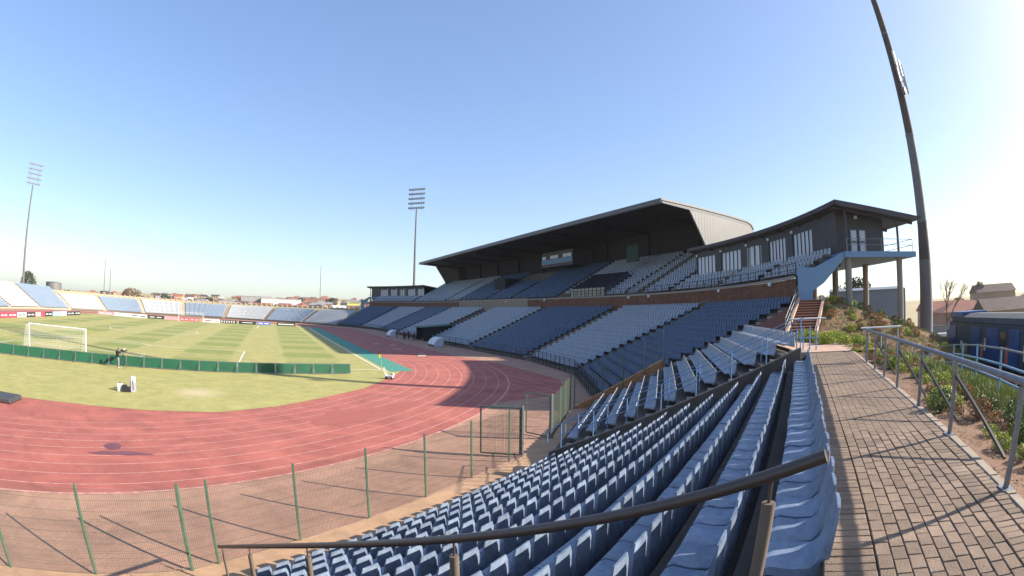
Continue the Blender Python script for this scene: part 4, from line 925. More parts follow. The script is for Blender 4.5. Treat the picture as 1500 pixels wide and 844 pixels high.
# ================================================================ ON THE PITCH
def goal(y0, s, label):
    e = empty('goal', (cx, y0, 0)); tag(e, label, 'goal', 'football goals')
    r = .06; hw, h = 3.66+.06, 2.44+.06
    for x in (-hw, hw): MB().tube([(x, 0, 0), (x, 0, h)], r, 12).build('goal_post', 'white_paint', e, smooth=True)
    MB().tube([(-hw-r, 0, h), (hw+r, 0, h)], r, 12).build('crossbar', 'white_paint', e, smooth=True)
    dp = -s*1.8
    for x in (-hw, hw): MB().tube([(x, 0, h), (x*1.0, dp*.55, h-.05), (x, dp, 0)], .02, 6).build('net_stay', 'galvanised', e)
    mb = MB(); t = .006
    def w(p, q): mb.bar(p, q, t)
    n = 36
    for i in range(n+1):
        x = -hw+2*hw*i/n; sag = .18*math.sin(math.pi*i/n); w((x, 0, h-.03), (x, dp*.55, h-.08-sag)); w((x, dp*.55, h-.08-sag), (x, dp, .02))
    for j in range(1, 12):
        q = j/12; z = (h-.1)*(1-q); y = dp*.55+(dp*.45)*q; pts = [(-hw+2*hw*i/12, y, z-.18*math.sin(math.pi*i/12)*(1-q)) for i in range(13)]
        for a, b in zip(pts[:-1], pts[1:]): w(a, b)
    for sx in (-hw, hw):
        for j in range(9): y = dp*(j+.5)/9; zt = h-.05*j/9 if abs(y) < abs(dp)*.55 else h*(1-(abs(y)-abs(dp)*.55)/(abs(dp)*.45)); w((sx, y, .02), (sx, y, max(.1, zt)))
        for j in range(1, 10): z = h*j/10; ye = dp*.55+dp*.45*(1-z/h); w((sx, 0, z), (sx, ye, z))
    o = mb.build('net', 'net', e); return e
goal(0.0, 1, 'white football goal with sagging net just behind the green barrier'); goal(Lp, -1, 'white football goal in front of the red and white advertising boards')
def flag(x, y, label):
    e = empty('corner_flag', (x, y, 0)); tag(e, label, 'corner flag'); MB().tube([(0, 0, 0), (0, 0, 1.55)], .022, 8).build('flag_pole', 'leaf_yellow', e, smooth=True)
    mb = MB(); mb.grid([[(0.02-.3*i/4, .02*math.sin(i*1.6), z) for i in range(5)] for z in (1.2, 1.52)]); o = mb.sheet('flag', 'leaf_yellow', e)
    MB().tube([(0, 0, 0), (0, 0, .05)], .06, 10).build('flag_base', 'white_paint', e)
flag(0.0, 0.0, 'yellow corner flag where the goal line meets the green strip')
# green board barrier behind the near goal
BL = [(-42.0, -7.45), (-38.47, -6.81), (-32.5, -5.8), (-27.3, -5.3), (-22.7, -5.0), (-16.9, -4.7), (-10.9, -4.15), (-7.4, -3.75), (-3.6, -3.34)]
ds = [0]
for a, b in zip(BL[:-1], BL[1:]): ds.append(ds[-1]+math.hypot(b[0]-a[0], b[1]-a[1]))
nP = 22; LPn = ds[-1]/nP
for i in range(nP):
    q0, q1 = i*LPn, (i+1)*LPn-.05
    a = np.array([np.interp(q0, ds, [p[0] for p in BL]), np.interp(q0, ds, [p[1] for p in BL]), 0]); b = np.array([np.interp(q1, ds, [p[0] for p in BL]), np.interp(q1, ds, [p[1] for p in BL]), 0])
    e = empty('barrier_board', a); tag(e, 'green board with pale frame in the long barrier behind the goal', 'barrier board', 'green boards of the barrier behind the goal')
    u = (b-a)/np.linalg.norm(b-a); L = np.linalg.norm(b-a); s = np.array([u[1], -u[0], 0])
    lean = s*.1
    mb = MB(); mb.hexa([u*.04+UP*.1, u*(L-.04)+UP*.1, u*(L-.04)+s*.025+UP*.1, u*.04+s*.025+UP*.1, u*.04-lean+UP*.9, u*(L-.04)-lean+UP*.9, u*(L-.04)-lean+s*.025+UP*.9, u*.04-lean+s*.025+UP*.9]); mb.build('board', 'barrier_green', e)
    MB().bar(UP*.0, -lean+UP*.95, .045).build('frame_upright', 'galvanised', e); MB().bar(u*L, u*L-lean+UP*.95, .045).build('frame_upright', 'galvanised', e)
    MB().bar(-lean+UP*.93, u*L-lean+UP*.93, .04).build('frame_top', 'galvanised', e); MB().bar(u*.0+UP*.08, u*L+UP*.08, .04).build('frame_bottom', 'galvanised', e)
    MB().bar(-lean*.9+UP*.85, s*.55, .035).build('stay', 'galvanised', e)
# advertising boards round the far side
def board(a, b, colr, label, marks, h=.9):
    a = np.array([*a, 0.0]); b = np.array([*b, 0.0]); e = empty('advertising_board', a); tag(e, label, 'advertising board', 'advertising boards round the pitch')
    u = (b-a)/np.linalg.norm(b-a); L = np.linalg.norm(b-a); s = np.array([-u[1], u[0], 0])
    if s@(np.array([-30, 40, 0])-a) > 0: s = -s
    nm = 'board_%d%d%d' % tuple(int(q*99) for q in colr); mat(nm, colr, .6, var=.05, scale=1)
    MB().obox(u*L/2+UP*(h/2+.08), u, s, UP, L/2-.03, .03, h/2).build('face', nm, e)
    MB().bar(u*.3+s*.05, u*.3+s*.7+UP*.02, .04).build('foot', 'galvanised', e); MB().bar(u*(L-.3)+s*.05, u*(L-.3)+s*.7+UP*.02, .04).build('foot', 'galvanised', e)
    for q0, q1, z0, z1, mm in marks:
        MB().obox(u*L*(q0+q1)/2-s*.036+UP*(.08+h*(z0+z1)/2), u, s, UP, L*(q1-q0)/2, .006, h*(z1-z0)/2).build('printed_mark', mm, e)
RED, WHT, BLK, CYA, PNK, BLU, PAL = (.62, .05, .09), (.75, .75, .74), (.03, .03, .035), (.25, .62, .78), (.70, .30, .33), (.12, .16, .42), (.55, .68, .78)
ww = [(.12, .42, .35, .6, 'white_paint'), (.55, .85, .35, .6, 'white_paint')]; dk = [(.1, .5, .3, .6, 'black_plastic'), (.55, .9, .3, .6, 'black_plastic')]
ys = [29.6, 37.5, 41.2, 45.4, 50.0, 54.8, 58.0, 60.2, 65.0, 69.8, 74.5, 80.6, 85.0]
cs = [(RED, 'red', ww), (RED, 'red', ww), (RED, 'red', ww), (WHT, 'white', dk), (BLK, 'black', ww), (PNK, 'pink', []), (RED, 'red', []), (BLK, 'black', ww), (CYA, 'pale cyan', [(.3, .6, .2, .8, 'white_paint')]), (PAL, 'pale blue', ww), (BLK, 'black', ww), (BLK, 'black', ww)]
for i, (c_, nm, mk) in enumerate(cs): board((-66.5, ys[i]+.1), (-66.5, ys[i+1]-.1), c_, '%s advertising board along the touchline before the taller stand' % nm, mk)
xs = [(-66, -60.4, PNK, 'pink', ww), (-60.2, -54.9, WHT, 'plain white', []), (-54.7, -49.2, WHT, 'white', dk), (-48.9, -43.6, BLK, 'black', ww), (-43.4, -38.9, PNK, 'pink', []), (-38.7, -35.6, RED, 'red', ww), (-35.5, -32.5, RED, 'red', ww), (-31.2, -26.3, WHT, 'white', [(.1, .5, .3, .65, 'leaf_red'), (.6, .9, .35, .6, 'leaf_red')]), (-26, -21.1, BLK, 'black', [(.05+.15*i, .12+.15*i, .2, .8, 'white_paint') for i in range(6)]), (-20.5, -15.3, BLK, 'black', [(.2, .8, .4, .6, 'white_paint')]), (-15.1, -10.9, BLU, 'blue', ww), (-9.2, -3.6, BLK, 'black', [(.08, .92, .35, .65, 'white_paint')])]
for x0, x1, c_, nm, mk in xs: board((x0, 99.2), (x1, 99.2), c_, '%s advertising board behind the far goal line' % nm, mk)

# ---------------------------------------------------------------- people
def person_mesh(name, joints, mats):
    """joints: dict name->(pos, radius); continuous skin over the skeleton, coloured by height"""
    edges = [('pelvis', 'chest'), ('chest', 'neck'), ('neck', 'head'), ('head', 'crown'), ('chest', 'shl'), ('shl', 'ell'), ('ell', 'hal'), ('hal', 'fil'), ('chest', 'shr'), ('shr', 'elr'), ('elr', 'har'), ('har', 'fir'), ('pelvis', 'hil'), ('hil', 'knl'), ('knl', 'anl'), ('anl', 'tol'), ('pelvis', 'hir'), ('hir', 'knr'), ('knr', 'anr'), ('anr', 'tor')]
    names = list(joints); me = bpy.data.meshes.new(name); me.from_pydata([joints[n][0] for n in names], [(names.index(a), names.index(b)) for a, b in edges], [])
    o = bpy.data.objects.new(name, me); col.objects.link(o); md = o.modifiers.new('skin', 'SKIN'); md.use_smooth_shade = True
    for i, n in enumerate(names):
        v = me.skin_vertices[0].data[i]; r = joints[n][1]; v.radius = (r, r) if not hasattr(r, '__len__') else r
        v.use_root = (n == 'pelvis')
    s = o.modifiers.new('sub', 'SUBSURF'); s.levels = 1; s.render_levels = 1
    dg = bpy.context.evaluated_depsgraph_get(); m2 = bpy.data.meshes.new_from_object(o.evaluated_get(dg)); m2.name = name; bpy.data.objects.remove(o)
    m2.materials.clear()
    for q in mats: m2.materials.append(MATS[q])   # skin, top, trousers, shoes, hair
    for p in m2.polygons:
        z = p.center.z; x = abs(p.center.x); c = p.center
        k = 1
        if z < .09: k = 3
        elif z < .93: k = 2
        if z > 1.47: k = 0
        if z > 1.66 or (z > 1.55 and c.y < -.04): k = 4
        dh = min((c-Vector(joints[j][0])).length for j in ('hal', 'har', 'fil', 'fir'))
        if dh < .1: k = 0
        p.material_index = k; p.use_smooth = True
    return m2
def J(**k):
    d = dict(pelvis=((0, 0, .95), (.16, .12)), chest=((0, 0, 1.28), (.19, .13)), neck=((0, .01, 1.49), .06), head=((0, .03, 1.60), (.085, .1)), crown=((0, .02, 1.72), (.075, .085)),
             shl=((-.2, 0, 1.40), .065), ell=((-.27, -.02, 1.13), .05), hal=((-.26, .1, .9), .036), fil=((-.25, .14, .8), .03), shr=((.2, 0, 1.40), .065), elr=((.27, -.02, 1.13), .05), har=((.26, .1, .9), .036), fir=((.25, .14, .8), .03),
             hil=((-.1, 0, .88), .095), knl=((-.11, .03, .5), .065), anl=((-.11, 0, .09), .045), tol=((-.12, .16, .04), .04), hir=((.1, 0, .88), .095), knr=((.11, .03, .5), .065), anr=((.11, 0, .09), .045), tor=((.12, .16, .04), .04))
    d.update(k); return d
photo_me = person_mesh('body', J(ell=((-.22, .2, 1.2), .05), hal=((-.08, .36, 1.42), .036), fil=((-.03, .42, 1.45), .03), elr=((.22, .2, 1.2), .05), har=((.08, .36, 1.42), .036), fir=((.03, .42, 1.45), .03), neck=((0, .05, 1.49), .06), head=((0, .1, 1.6), (.085, .1)), crown=((0, .1, 1.72), (.075, .085))), ['skin', 'black_cloth', 'grey_cloth', 'white_cloth', 'black_plastic'])
e = empty('person', (-25.0, -6.7, 0)); tag(e, 'person in dark jacket and grey trousers working a camera by the green barrier', 'person'); e.rotation_euler = (0, 0, R_(-35)); link('body', photo_me, e)
t = empty('tripod_camera', (-24.6, -6.2, 0)); tag(t, 'black video camera with rain cover on a tripod before the person', 'camera'); t.rotation_euler = (0, 0, R_(-35))
for a in (90, 210, 330): MB().tube([(0, 0, 1.3), (.42*math.cos(R_(a)), .42*math.sin(R_(a)), 0)], .018, 6).build('tripod_leg', 'black_plastic', t)
MB().box((-.09, -.25, 1.32), (.09, .22, 1.55)).build('camera_body', 'black_plastic', t, bevel=.02); MB().tube([(0, .2, 1.44), (0, .48, 1.44)], .06, 10).build('lens', 'black_plastic', t); MB().box((-.1, -.02, 1.5), (.14, .2, 1.62)).build('rain_cover', 'white_cloth', t, bevel=.03)
stand_me = person_mesh('body', J(), ['skin', 'maroon_cloth', 'black_cloth', 'white_cloth', 'black_plastic']); stand2 = person_mesh('body', J(ell=((-.34, .05, 1.2), .05), hal=((-.2, .16, 1.05), .036), fil=((-.12, .18, 1.0), .03), anl=((-.16, .14, .09), .045), tol=((-.17, .3, .04), .04)), ['skin', 'maroon_cloth', 'black_cloth', 'white_cloth', 'black_plastic'])
for i, (x, y, r) in enumerate(((15.2, 53.6, 60), (15.8, 50.2, 100), (16.4, 48.6, 200), (15.3, 47.2, 20), (16.6, 45.4, 300), (17.2, 51.6, 140))):
    e = empty('person', (x, y, 0)); tag(e, 'person in maroon top and dark trousers standing by the tunnel mouth', 'person', 'people by the players tunnel'); e.rotation_euler = (0, 0, R_(r)); link('body', stand_me if i % 2 else stand2, e)
# gear on the grass
def gear(name, loc, label, cat, parts, rz=0):
    e = empty(name, (*loc, 0)); tag(e, label, cat); e.rotation_euler = (0, 0, R_(rz))
    for nm, lo, hi, m in parts: MB().box(lo, hi).build(nm, m, e, bevel=.015)
    return e
gear('equipment_case', (-21.6, -16.95), 'white upright equipment case standing on the infield grass', 'case', [('case_body', (-.2, -.14, 0), (.2, .14, .5), 'white_paint'), ('case_handle', (-.1, -.02, .5), (.1, .02, .55), 'black_plastic')], 20)
gear('gear_bag', (-21.1, -17.0), 'black gear bag between the white case and the pale stand', 'bag', [('bag_body', (-.32, -.2, 0), (.32, .2, .32), 'black_cloth'), ('bag_flap', (-.3, -.15, .3), (.05, .15, .44), 'black_cloth')], 10)
gear('backpack_stand', (-20.65, -16.85), 'tall pale grey bundle of folded kit standing on the infield grass', 'kit bundle', [('bundle', (-.2, -.18, 0), (.2, .18, .62), 'grey_cloth'), ('upper_bundle', (-.15, -.12, .6), (.19, .15, 1.0), 'white_cloth'), ('strap', (-.06, -.2, .15), (0, -.17, .75), 'rail_black')], 25)
e = empty('marker_trolley', (-.75, -6.7, 0)); tag(e, 'small white trolley with a looped handle at the edge of the track', 'trolley'); e.rotation_euler = (0, 0, R_(-30))
MB().box((-.35, -.25, .1), (.35, .25, .34)).build('tray', 'white_paint', e, bevel=.05); MB().tube([(-.3, -.2, .3), (-.55, -.2, .95), (-.55, .2, .95), (-.3, .2, .3)], .035, 8).build('handle', 'white_paint', e)
for sx in (-.25, .25):
    for sy in (-.27, .27): MB().tube([(sx, sy-.02, .1), (sx, sy+.02, .1)], .1, 12).build('wheel', 'black_plastic', e)
MB().tube([(.25, -.15, .36), (.25, .15, .36)], .16, 12).build('paint_drum', 'white_cloth', e, smooth=True)
e = empty('landing_mat', (-27.7, -24.2, 0)); tag(e, 'dark grey athletics mat lying at the edge of the red track', 'mat'); MB().box((-1.6, -.8, .02), (1.3, .85, .28)).build('mat_body', 'clad_dark', e, bevel=.05); MB().tube([(-.9, -1.0, .16), (.2, -1.1, .16)], .14, 10).build('rolled_cover', 'black_cloth', e)
for i, (x, y) in enumerate(((9.6, 17.5), (8.6, 14.2), (8.2, 25), (9.4, 33), (7.0, 36))):
    e = empty('hurdle', (x, y, 0)); tag(e, 'low pale hurdle lying on the shaded track', 'hurdle', 'hurdles left on the track'); MB().bar((-.55, 0, .06), (.55, 0, .06), .07).build('hurdle_bar', 'white_paint', e)
    for sx in (-.5, .5): MB().bar((sx, 0, .04), (sx, .55, .03), .05).build('hurdle_leg', 'galvanised', e)

# ================================================================ MASTS
def mast(base, h, label, r0, r1, rot, near=False):
    e = empty('floodlight_mast', base); tag(e, label, 'floodlight'); 
    n = 10; pts = [(0, 0, h*i/n) for i in range(n+1)]; rad = [r0+(r1-r0)*i/n for i in range(n+1)]
    if near:
        MB().tube(pts[:3], rad[:3], 16).build('shaft', 'mast_grey', e, smooth=True); MB().tube([(0, 0, pts[2][2]), (0, 0, 13.0)], [rad[2]*.995, .56], 16).build('shaft', 'mast_brown', e, smooth=True)
        MB().tube([(0, 0, 13.0), (0, 0, 22.0)], [.565, .5], 16).build('shaft', 'mast_grey', e, smooth=True); MB().tube([(0, 0, 22.0), (0, 0, h)], [.495, r1], 16).build('shaft', 'mast_brown', e, smooth=True)
        MB().tube([(.62, -.3, 0), (.6, -.28, 8)], .09, 8).build('cable_duct', 'black_plastic', e); MB().tube([(.75, -.5, 0), (.72, -.45, 6.5)], .12, 8).build('service_pipe', 'white_paint', e)
        for z_, r_ in ((6.2, .7), (13.0, .61), (22.0, .53), (34, .45)): MB().tube([(0, 0, z_-.12), (0, 0, z_+.12)], r_, 16).build('collar', 'mast_grey', e)
        for k, (x, y, z) in enumerate(((-.55, -.5, 29.5), (-.6, -.45, 27.8), (.1, -.7, 28.6))): MB().box((x-.18, y-.12, z), (x+.18, y+.12, z+2.0)).build('antenna_panel', 'white_paint' if k != 1 else 'lamp_grey', e, bevel=.03)
        MB().tube([(-.75, -.55, 26.6), (-.75, -.9, 26.6)], .42, 16).build('dish', 'lamp_grey', e, smooth=True)
        for k in range(4): MB().bar((.4, -.2, 27.6+k*.8), (1.5, -.6, 27.6+k*.8), .07).build('antenna_arm', 'mast_brown', e)
        for k in range(3): MB().bar((1.1+.2*k, -.45-.08*k, 27.0), (1.1+.2*k, -.45-.08*k, 30.6), .1).build('antenna_bar', 'mast_grey', e)
    else: MB().tube(pts, rad, 10).build('shaft', 'mast_grey', e, smooth=True)
    # head frame with rows of lamps facing the pitch
    d = np.array([OX, MIDY, 0])-np.array([base[0], base[1], 0]); d /= np.linalg.norm(d); s = np.array([-d[1], d[0], 0])
    for j in range(5):
        z = h+.3+1.75*j; MB().bar(-s*3.3+UP*z, s*3.3+UP*z, .14).build('lamp_beam', 'lamp_grey', e)
        for i in range(7):
            c = s*(-3+i)+d*.3+UP*(z+.32); MB().obox(c, s, d, UP, .3, .22, .3).build('lamp', 'lamp_grey', e, bevel=.05)
    for q in (-2, 2): MB().bar(s*q+UP*(h-.4), s*q+UP*(h+7.6), .12).build('head_frame', 'lamp_grey', e)
mast((42.0, -35.0, 1.0), 46, 'thick leaning-looking floodlight mast with phone antennas beside the pavilion', .78, .36, 0, True)
mast((40.6, 129.0, 0), 42.5, 'slim floodlight mast with five lamp rows behind the far end of the grandstand', .55, .25, 0)
mast((-113.0, 130.0, 0), 42.5, 'pale floodlight mast behind the taller stand across the pitch', .6, .3, 0)
for az_, dd, h, lab in ((-19.55, 330, 25, 'thin tall pole beyond the far stand, the taller of two'), (-18.85, 335, 20, 'thin pole beyond the far stand, the shorter of two'), (5.6, 420, 32, 'hair-thin mast rising over the township')):
    x, y = CAM[0]+dd*math.sin(R_(az_)), CAM[1]+dd*math.cos(R_(az_)); e = empty('antenna_pole', (x, y, hgt(x, y))); tag(e, lab, 'pole'); MB().tube([(0, 0, 0), (0, 0, h)], [.3, .18], 8).build('shaft', 'mast_grey', e); MB().tube([(0, 0, 0), (0, 0, .6)], .6, 8).build('footing', 'concrete', e)

# ================================================================ BLUE RAILCAR
a0, b0 = np.array([33.4, -39.7, 0]), np.array([15.0, -51.9, 0]); u = (b0-a0)/np.linalg.norm(b0-a0); s = np.array([u[1], -u[0], 0]); s = -s if s@(CAM-a0) > 0 else s
e = empty('railcar', a0); tag(e, 'long blue railcar with painted side panels standing below the grass slope', 'railcar')
Lr = np.linalg.norm(b0-a0)
MB().obox(u*Lr/2+s*1.45+UP*3.05, u, s, UP, Lr/2, 1.4, 1.35).build('body', 'train_side', e, bevel=.06)
MB().prism([u*.8+s*.0+UP*4.4, u*.8+s*.1+UP*4.75, u*.8+s*.9+UP*5.0, u*.8+s*2.0+UP*5.0, u*.8+s*2.8+UP*4.75, u*.8+s*2.9+UP*4.4], u*(Lr-1)).build('roof', 'train_roof', e)
MB().obox(u*1.6+s*1.45+UP*4.85, u, s, UP, 1.5, 1.3, .28).build('cab_roof', 'train_blue', e, bevel=.06)
MB().obox(u*-.6+s*1.45+UP*2.6, u, s, UP, .7, 1.25, 1.15).build('nose', 'train_blue', e, bevel=.12)
for q, w_, m in ((1.0, .9, 'train_blue'), (6.4, .9, 'train_blue'), (9.7, 1.1, 'train_blue'), (13.4, .8, 'train_blue'), (16.5, .9, 'train_blue')): d_ = MB().obox(u*q+s*.02+UP*2.95, u, s, UP, w_, .05, 1.15).build('side_door', m, e, bevel=.02)
for i, q in enumerate((11.6, 18.4)): MB().obox(u*q+s*.03+UP*3.45, u, s, UP, .5, .04, .45).build('window', 'glass_dark', e)
mat('mural_a', (.55, .5, .42), .7, var=.3, scale=2); mat('mural_b', (.45, .13, .1), .7, var=.3, scale=2); mat('mural_c', (.42, .38, .12), .7, var=.3, scale=2)
for q, z, w_, h_, m in ((3.2, 2.5, .22, .5, 'mural_a'), (4.1, 2.3, .3, .55, 'mural_c'), (7.7, 2.6, .2, .5, 'mural_b'), (8.3, 3.0, .16, .4, 'mural_a'), (12.3, 2.5, .3, .6, 'mural_b')): MB().obox(u*q+s*.035+UP*z, u, s, UP, w_, .03, h_).build('painted_panel', m, e)
MB().obox(u*Lr/2+s*1.45+UP*1.45, u, s, UP, Lr/2-.2, 1.2, .22).build('underframe', 'under_dark', e)
for q in (1.6, 3.4, 8.5, 14.0, 16.0, 18.5):
    for w_ in (.5, 2.4): MB().tube([u*q+s*(w_-.08)+UP*.75, u*q+s*(w_+.08)+UP*.75], .48, 16).build('wheel', 'under_dark', e, smooth=True)
for w_ in (.5, 2.4): MB().bar(u*-2+s*w_+UP*.2, u*(Lr+2)+s*w_+UP*.2, .12, .2).build('rail', 'under_dark', e)
for q in (2.2, 4.8): MB().tube([u*q+s*-.05+UP*1.7, u*q+s*-.05+UP*2.9], .025, 6).build('grab_rail', 'galvanised', e)
sp = P(79.5, 43.2, 0); sp[2] = emb(79.5, 43.2); e = empty('small_sign', sp); tag(e, 'small white sign with two dark marks on a thin post', 'sign'); MB().tube([(0, 0, 0), (0, 0, 2.6)], .03, 8).build('sign_post', 'galvanised', e)
n_ = CAM-sp; n_[2] = 0; n_ /= np.linalg.norm(n_); s_ = np.array([-n_[1], n_[0], 0]); MB().obox(UP*2.35+n_*.05, s_, n_, UP, .3, .02, .42).build('plate', 'white_paint', e)
for z in (2.15, 2.5): MB().obox(UP*z+n_*.075, s_, n_, UP, .08, .006, .1).build('mark', 'black_plastic', e)

# ================================================================ TOWNSHIP, SHED, TREES
HC = [('cream', (.55, .46, .34)), ('white', (.72, .71, .68)), ('pale pink', (.56, .36, .28)), ('tan', (.44, .33, .23)), ('grey', (.40, .39, .38)), ('ochre', (.50, .34, .18))]; RC = [('terracotta', (.34, .14, .09)), ('brown', (.17, .115, .09)), ('grey', (.30, .29, .29)), ('dark', (.09, .085, .085)), ('pale metal', (.55, .55, .55))]
for n, c_ in HC: mat('wall_'+n, tuple(.72*q for q in c_), .9, var=.1, scale=.5)
for n, c_ in RC: mat('roof_'+n, tuple(.8*q for q in c_), .8, var=.12, scale=.6)
mat('wall_lime', (.62, .66, .18), .8)
hm = {}
def house_parts(w_, d_, h, rh, hip):
    k = (w_, d_, h, rh, hip)
    if k in hm: return hm[k]
    wl = MB().box((-w_/2, -d_/2, -1.5), (w_/2, d_/2, h)); o = .4; i_ = d_/2 if hip else 0
    rf = MB(); rf.add([(-w_/2-o, -d_/2-o, h), (w_/2+o, -d_/2-o, h), (w_/2+o, d_/2+o, h), (-w_/2-o, d_/2+o, h), (-w_/2-o+i_, 0, h+rh), (w_/2+o-i_, 0, h+rh)], [(0, 1, 5, 4), (1, 2, 5), (2, 3, 4, 5), (3, 0, 4), (3, 2, 1, 0)])
    wn_ = [MB().box((x-.6, -d_/2-.05, .9), (x+.6, -d_/2+.02, 2.1)) for x in (-w_*.28, w_*.28)]; dr_ = MB().box((-.45, -d_/2-.05, 0), (.45, -d_/2+.02, 2.1))
    hm[k] = (wl, rf, wn_, dr_); return hm[k]
def house(x, y, z, rz, dims, wc, rc, label, group=None):
    e = empty('house', (x, y, z)); tag(e, label, 'house', group); e.rotation_euler = (0, 0, rz); wl, rf, wn_, dr_ = house_parts(*dims)
    wo = wl.build('wall', 'wall_'+wc, e); rf.build('roof', 'roof_'+rc, e)
    for q in wn_: q.build('window', 'glass_dark', wo)
    dr_.build('door', 'roof_brown', wo)
hr_ = random.Random(5)
hs_ = []
for i in range(300):
    az_ = hr_.uniform(-23, 13.5) if i < 290 else hr_.uniform(-12, 12); dd = 235+hr_.random()**1.3*480
    if az_ < -14 and hr_.random() < .7: continue
    x, y = CAM[0]+dd*math.sin(R_(az_)), CAM[1]+dd*math.cos(R_(az_))
    if any(math.hypot(x-q[0], y-q[1]) < 10 for q in hs_): continue
    hs_.append((x, y)); w_, d_ = hr_.choice([(8, 7), (10, 8), (12, 8), (7, 6)]); hip = hr_.random() < .5; wc = hr_.choice(HC)[0]; rc = hr_.choice(RC[:4]+RC[:2])[0] if hr_.random() < .9 else 'pale metal'
    house(x, y, hgt(x, y), math.atan2(-(x-CAM[0]), (y-CAM[1]))+hr_.uniform(-.6, .6), (w_, d_, 2.9, hr_.choice([1.4, 1.9]), hip), wc, rc, 'small %s house with %s %s roof on the far slope' % (wc, rc, 'hipped' if hip else 'gabled'), 'houses of the township beyond the far stand')
def at(az_, dd): x, y = CAM[0]+dd*math.sin(R_(az_)), CAM[1]+dd*math.cos(R_(az_)); return x, y, hgt(x, y)
for az_, dd, w_, h_, wc, lab in ((1.2, 380, 30, 6.0, 'white', 'long white flat roofed hall among the township houses'), (-1.6, 390, 24, 7.5, 'grey', 'grey flat roofed hall beside the white hall'), (9.4, 360, 9, 5.0, 'lime', 'lime green flat roofed house among the township houses'), (-4.5, 330, 16, 4, 'white', 'low white shed below the pink-roofed houses')):
    x, y, z = at(az_, dd); e = empty('hall', (x, y, z)); tag(e, lab, 'building'); e.rotation_euler = (0, 0, -R_(az_)); wo = MB().box((-w_/2, -5, -2), (w_/2, 5, h_)).build('wall', 'wall_'+wc, e); MB().box((-w_/2-.3, -5.3, h_), (w_/2+.3, 5.3, h_+.3)).build('roof', 'roof_pale metal' if wc != 'lime' else 'wall_lime', e)
    for k in range(int(w_/5)): MB().box((-w_/2+2+k*5, -5.05, 1), (-w_/2+4+k*5, -4.98, 2.6)).build('window', 'glass_dark', wo)
# houses on the right beyond the yard
for az_, dd, dims, wc, rc, lab in ((82.6, 172, (15, 9, 4.4, 2.4, False), 'tan', 'brown', 'two storey house with dark tiled roof beyond the railcar'), (79.0, 96, (11, 8, 2.9, 1.8, True), 'pale pink', 'terracotta', 'low pink house with terracotta roof beyond the railcar'), (84.6, 92, (12, 8, 2.9, 1.9, False), 'tan', 'brown', 'low tan house with brown gabled roof beyond the railcar'), (76.3, 104, (9, 7, 2.9, 1.7, False), 'cream', 'terracotta', 'cream gabled house seen past the thick mast'), (88.0, 108, (12, 8, 3.0, 1.8, True), 'grey', 'brown', 'grey house with brown roof at the edge of the yard')):
    x, y, z = at(az_, dd); house(x, y, z, -R_(az_)+.35, dims, wc, rc, lab)
x, y, z = at(67.5, 78); e = empty('metal_shed', (x, y, 0)); tag(e, 'large blue-grey metal shed with brick base behind the pavilion columns', 'shed'); e.rotation_euler = (0, 0, -R_(64))
mat('shed_blue', (.16, .185, .22), .6, var=.08, scale=.4); ribs(MATS['shed_blue'], 1, .8)
MB().box((-6.2, 0, 3.4), (6.0, 9, 8.2)).build('cladding', 'shed_blue', e); wo = MB().box((-6.3, -.1, -1), (6.1, 9, 3.39)).build('brick_base', 'wall_pale pink', e); rf = MB(); rf.prism([(6.02, -.3, 8.2), (6.02, 4.5, 8.7), (6.02, 9.3, 8.2)], (-12.3, 0, 0)); rf.build('roof', 'shed_blue', e); MB().box((6.01, .2, 3.5), (6.08, 8.8, 8.15)).build('end_cladding', 'clad_light', e)
yw = empty('yard_wall', (*at(77.5, 70)[:2], 0)); tag(yw, 'long dark boundary wall along the back of the yard', 'wall'); yw.rotation_euler = (0, 0, -R_(77)); MB().box((-9, 0, -.3), (14, .25, 2.9)).build('wall_face', 'wall_grey', yw); MB().box((-9.05, -.05, 2.9), (14.05, .3, 3.05)).build('coping', 'concrete', yw)
gear('meter_cabinet', tuple(at(76.6, 52)[:2]), 'white metal cabinet beside the foot of the thick mast', 'cabinet', [('cabinet_body', (-.7, -.5, 0), (.7, .5, 3.1), 'white_paint'), ('cabinet_door', (-.6, -.53, .3), (.6, -.49, 2.8), 'lamp_grey')], -70)
# trees
crown_dense = leaf_cluster('crown', 2200, 2.2, 1.9, .17, 'leaf_dark', seed=3); crown_brown = leaf_cluster('crown', 2400, 2.4, 1.7, .15, 'leaf_brown', seed=9)
tk = MB().tube([(0, 0, -.5), (.05, 0, 1.2), (.1, .05, 2.6)], [.22, .17, .08], 7)
for a in range(5): tk.tube([(.08, .03, 1.4+.2*a), (1.2*math.cos(a*1.9), 1.2*math.sin(a*1.9), 2.6+.2*a)], [.07, .02], 5)
tk_me = bpy.data.meshes.new('trunk'); tk_me.from_pydata(tk.v, [], tk.f); tk_me.materials.append(MATS['bark'])
def tree(az_, dd, sc_, cm, label, group=None, sz=1.0, zo=0):
    x, y, z = at(az_, dd); e = empty('tree', (x, y, z+zo)); tag(e, label, 'tree', group); e.scale = (sc_, sc_, sc_*sz); e.rotation_euler = (0, 0, dd % 6)
    o = link('crown', cm, e); o.location = (0, 0, .9); link('trunk', tk_me, e)
tree(-16.4, 262, 2.3, crown_brown, 'big round brown leafed tree beyond the far stand')
tree(-29.0, 255, 1.9, crown_dense, 'dark narrow tree standing behind the taller stand', sz=1.5)
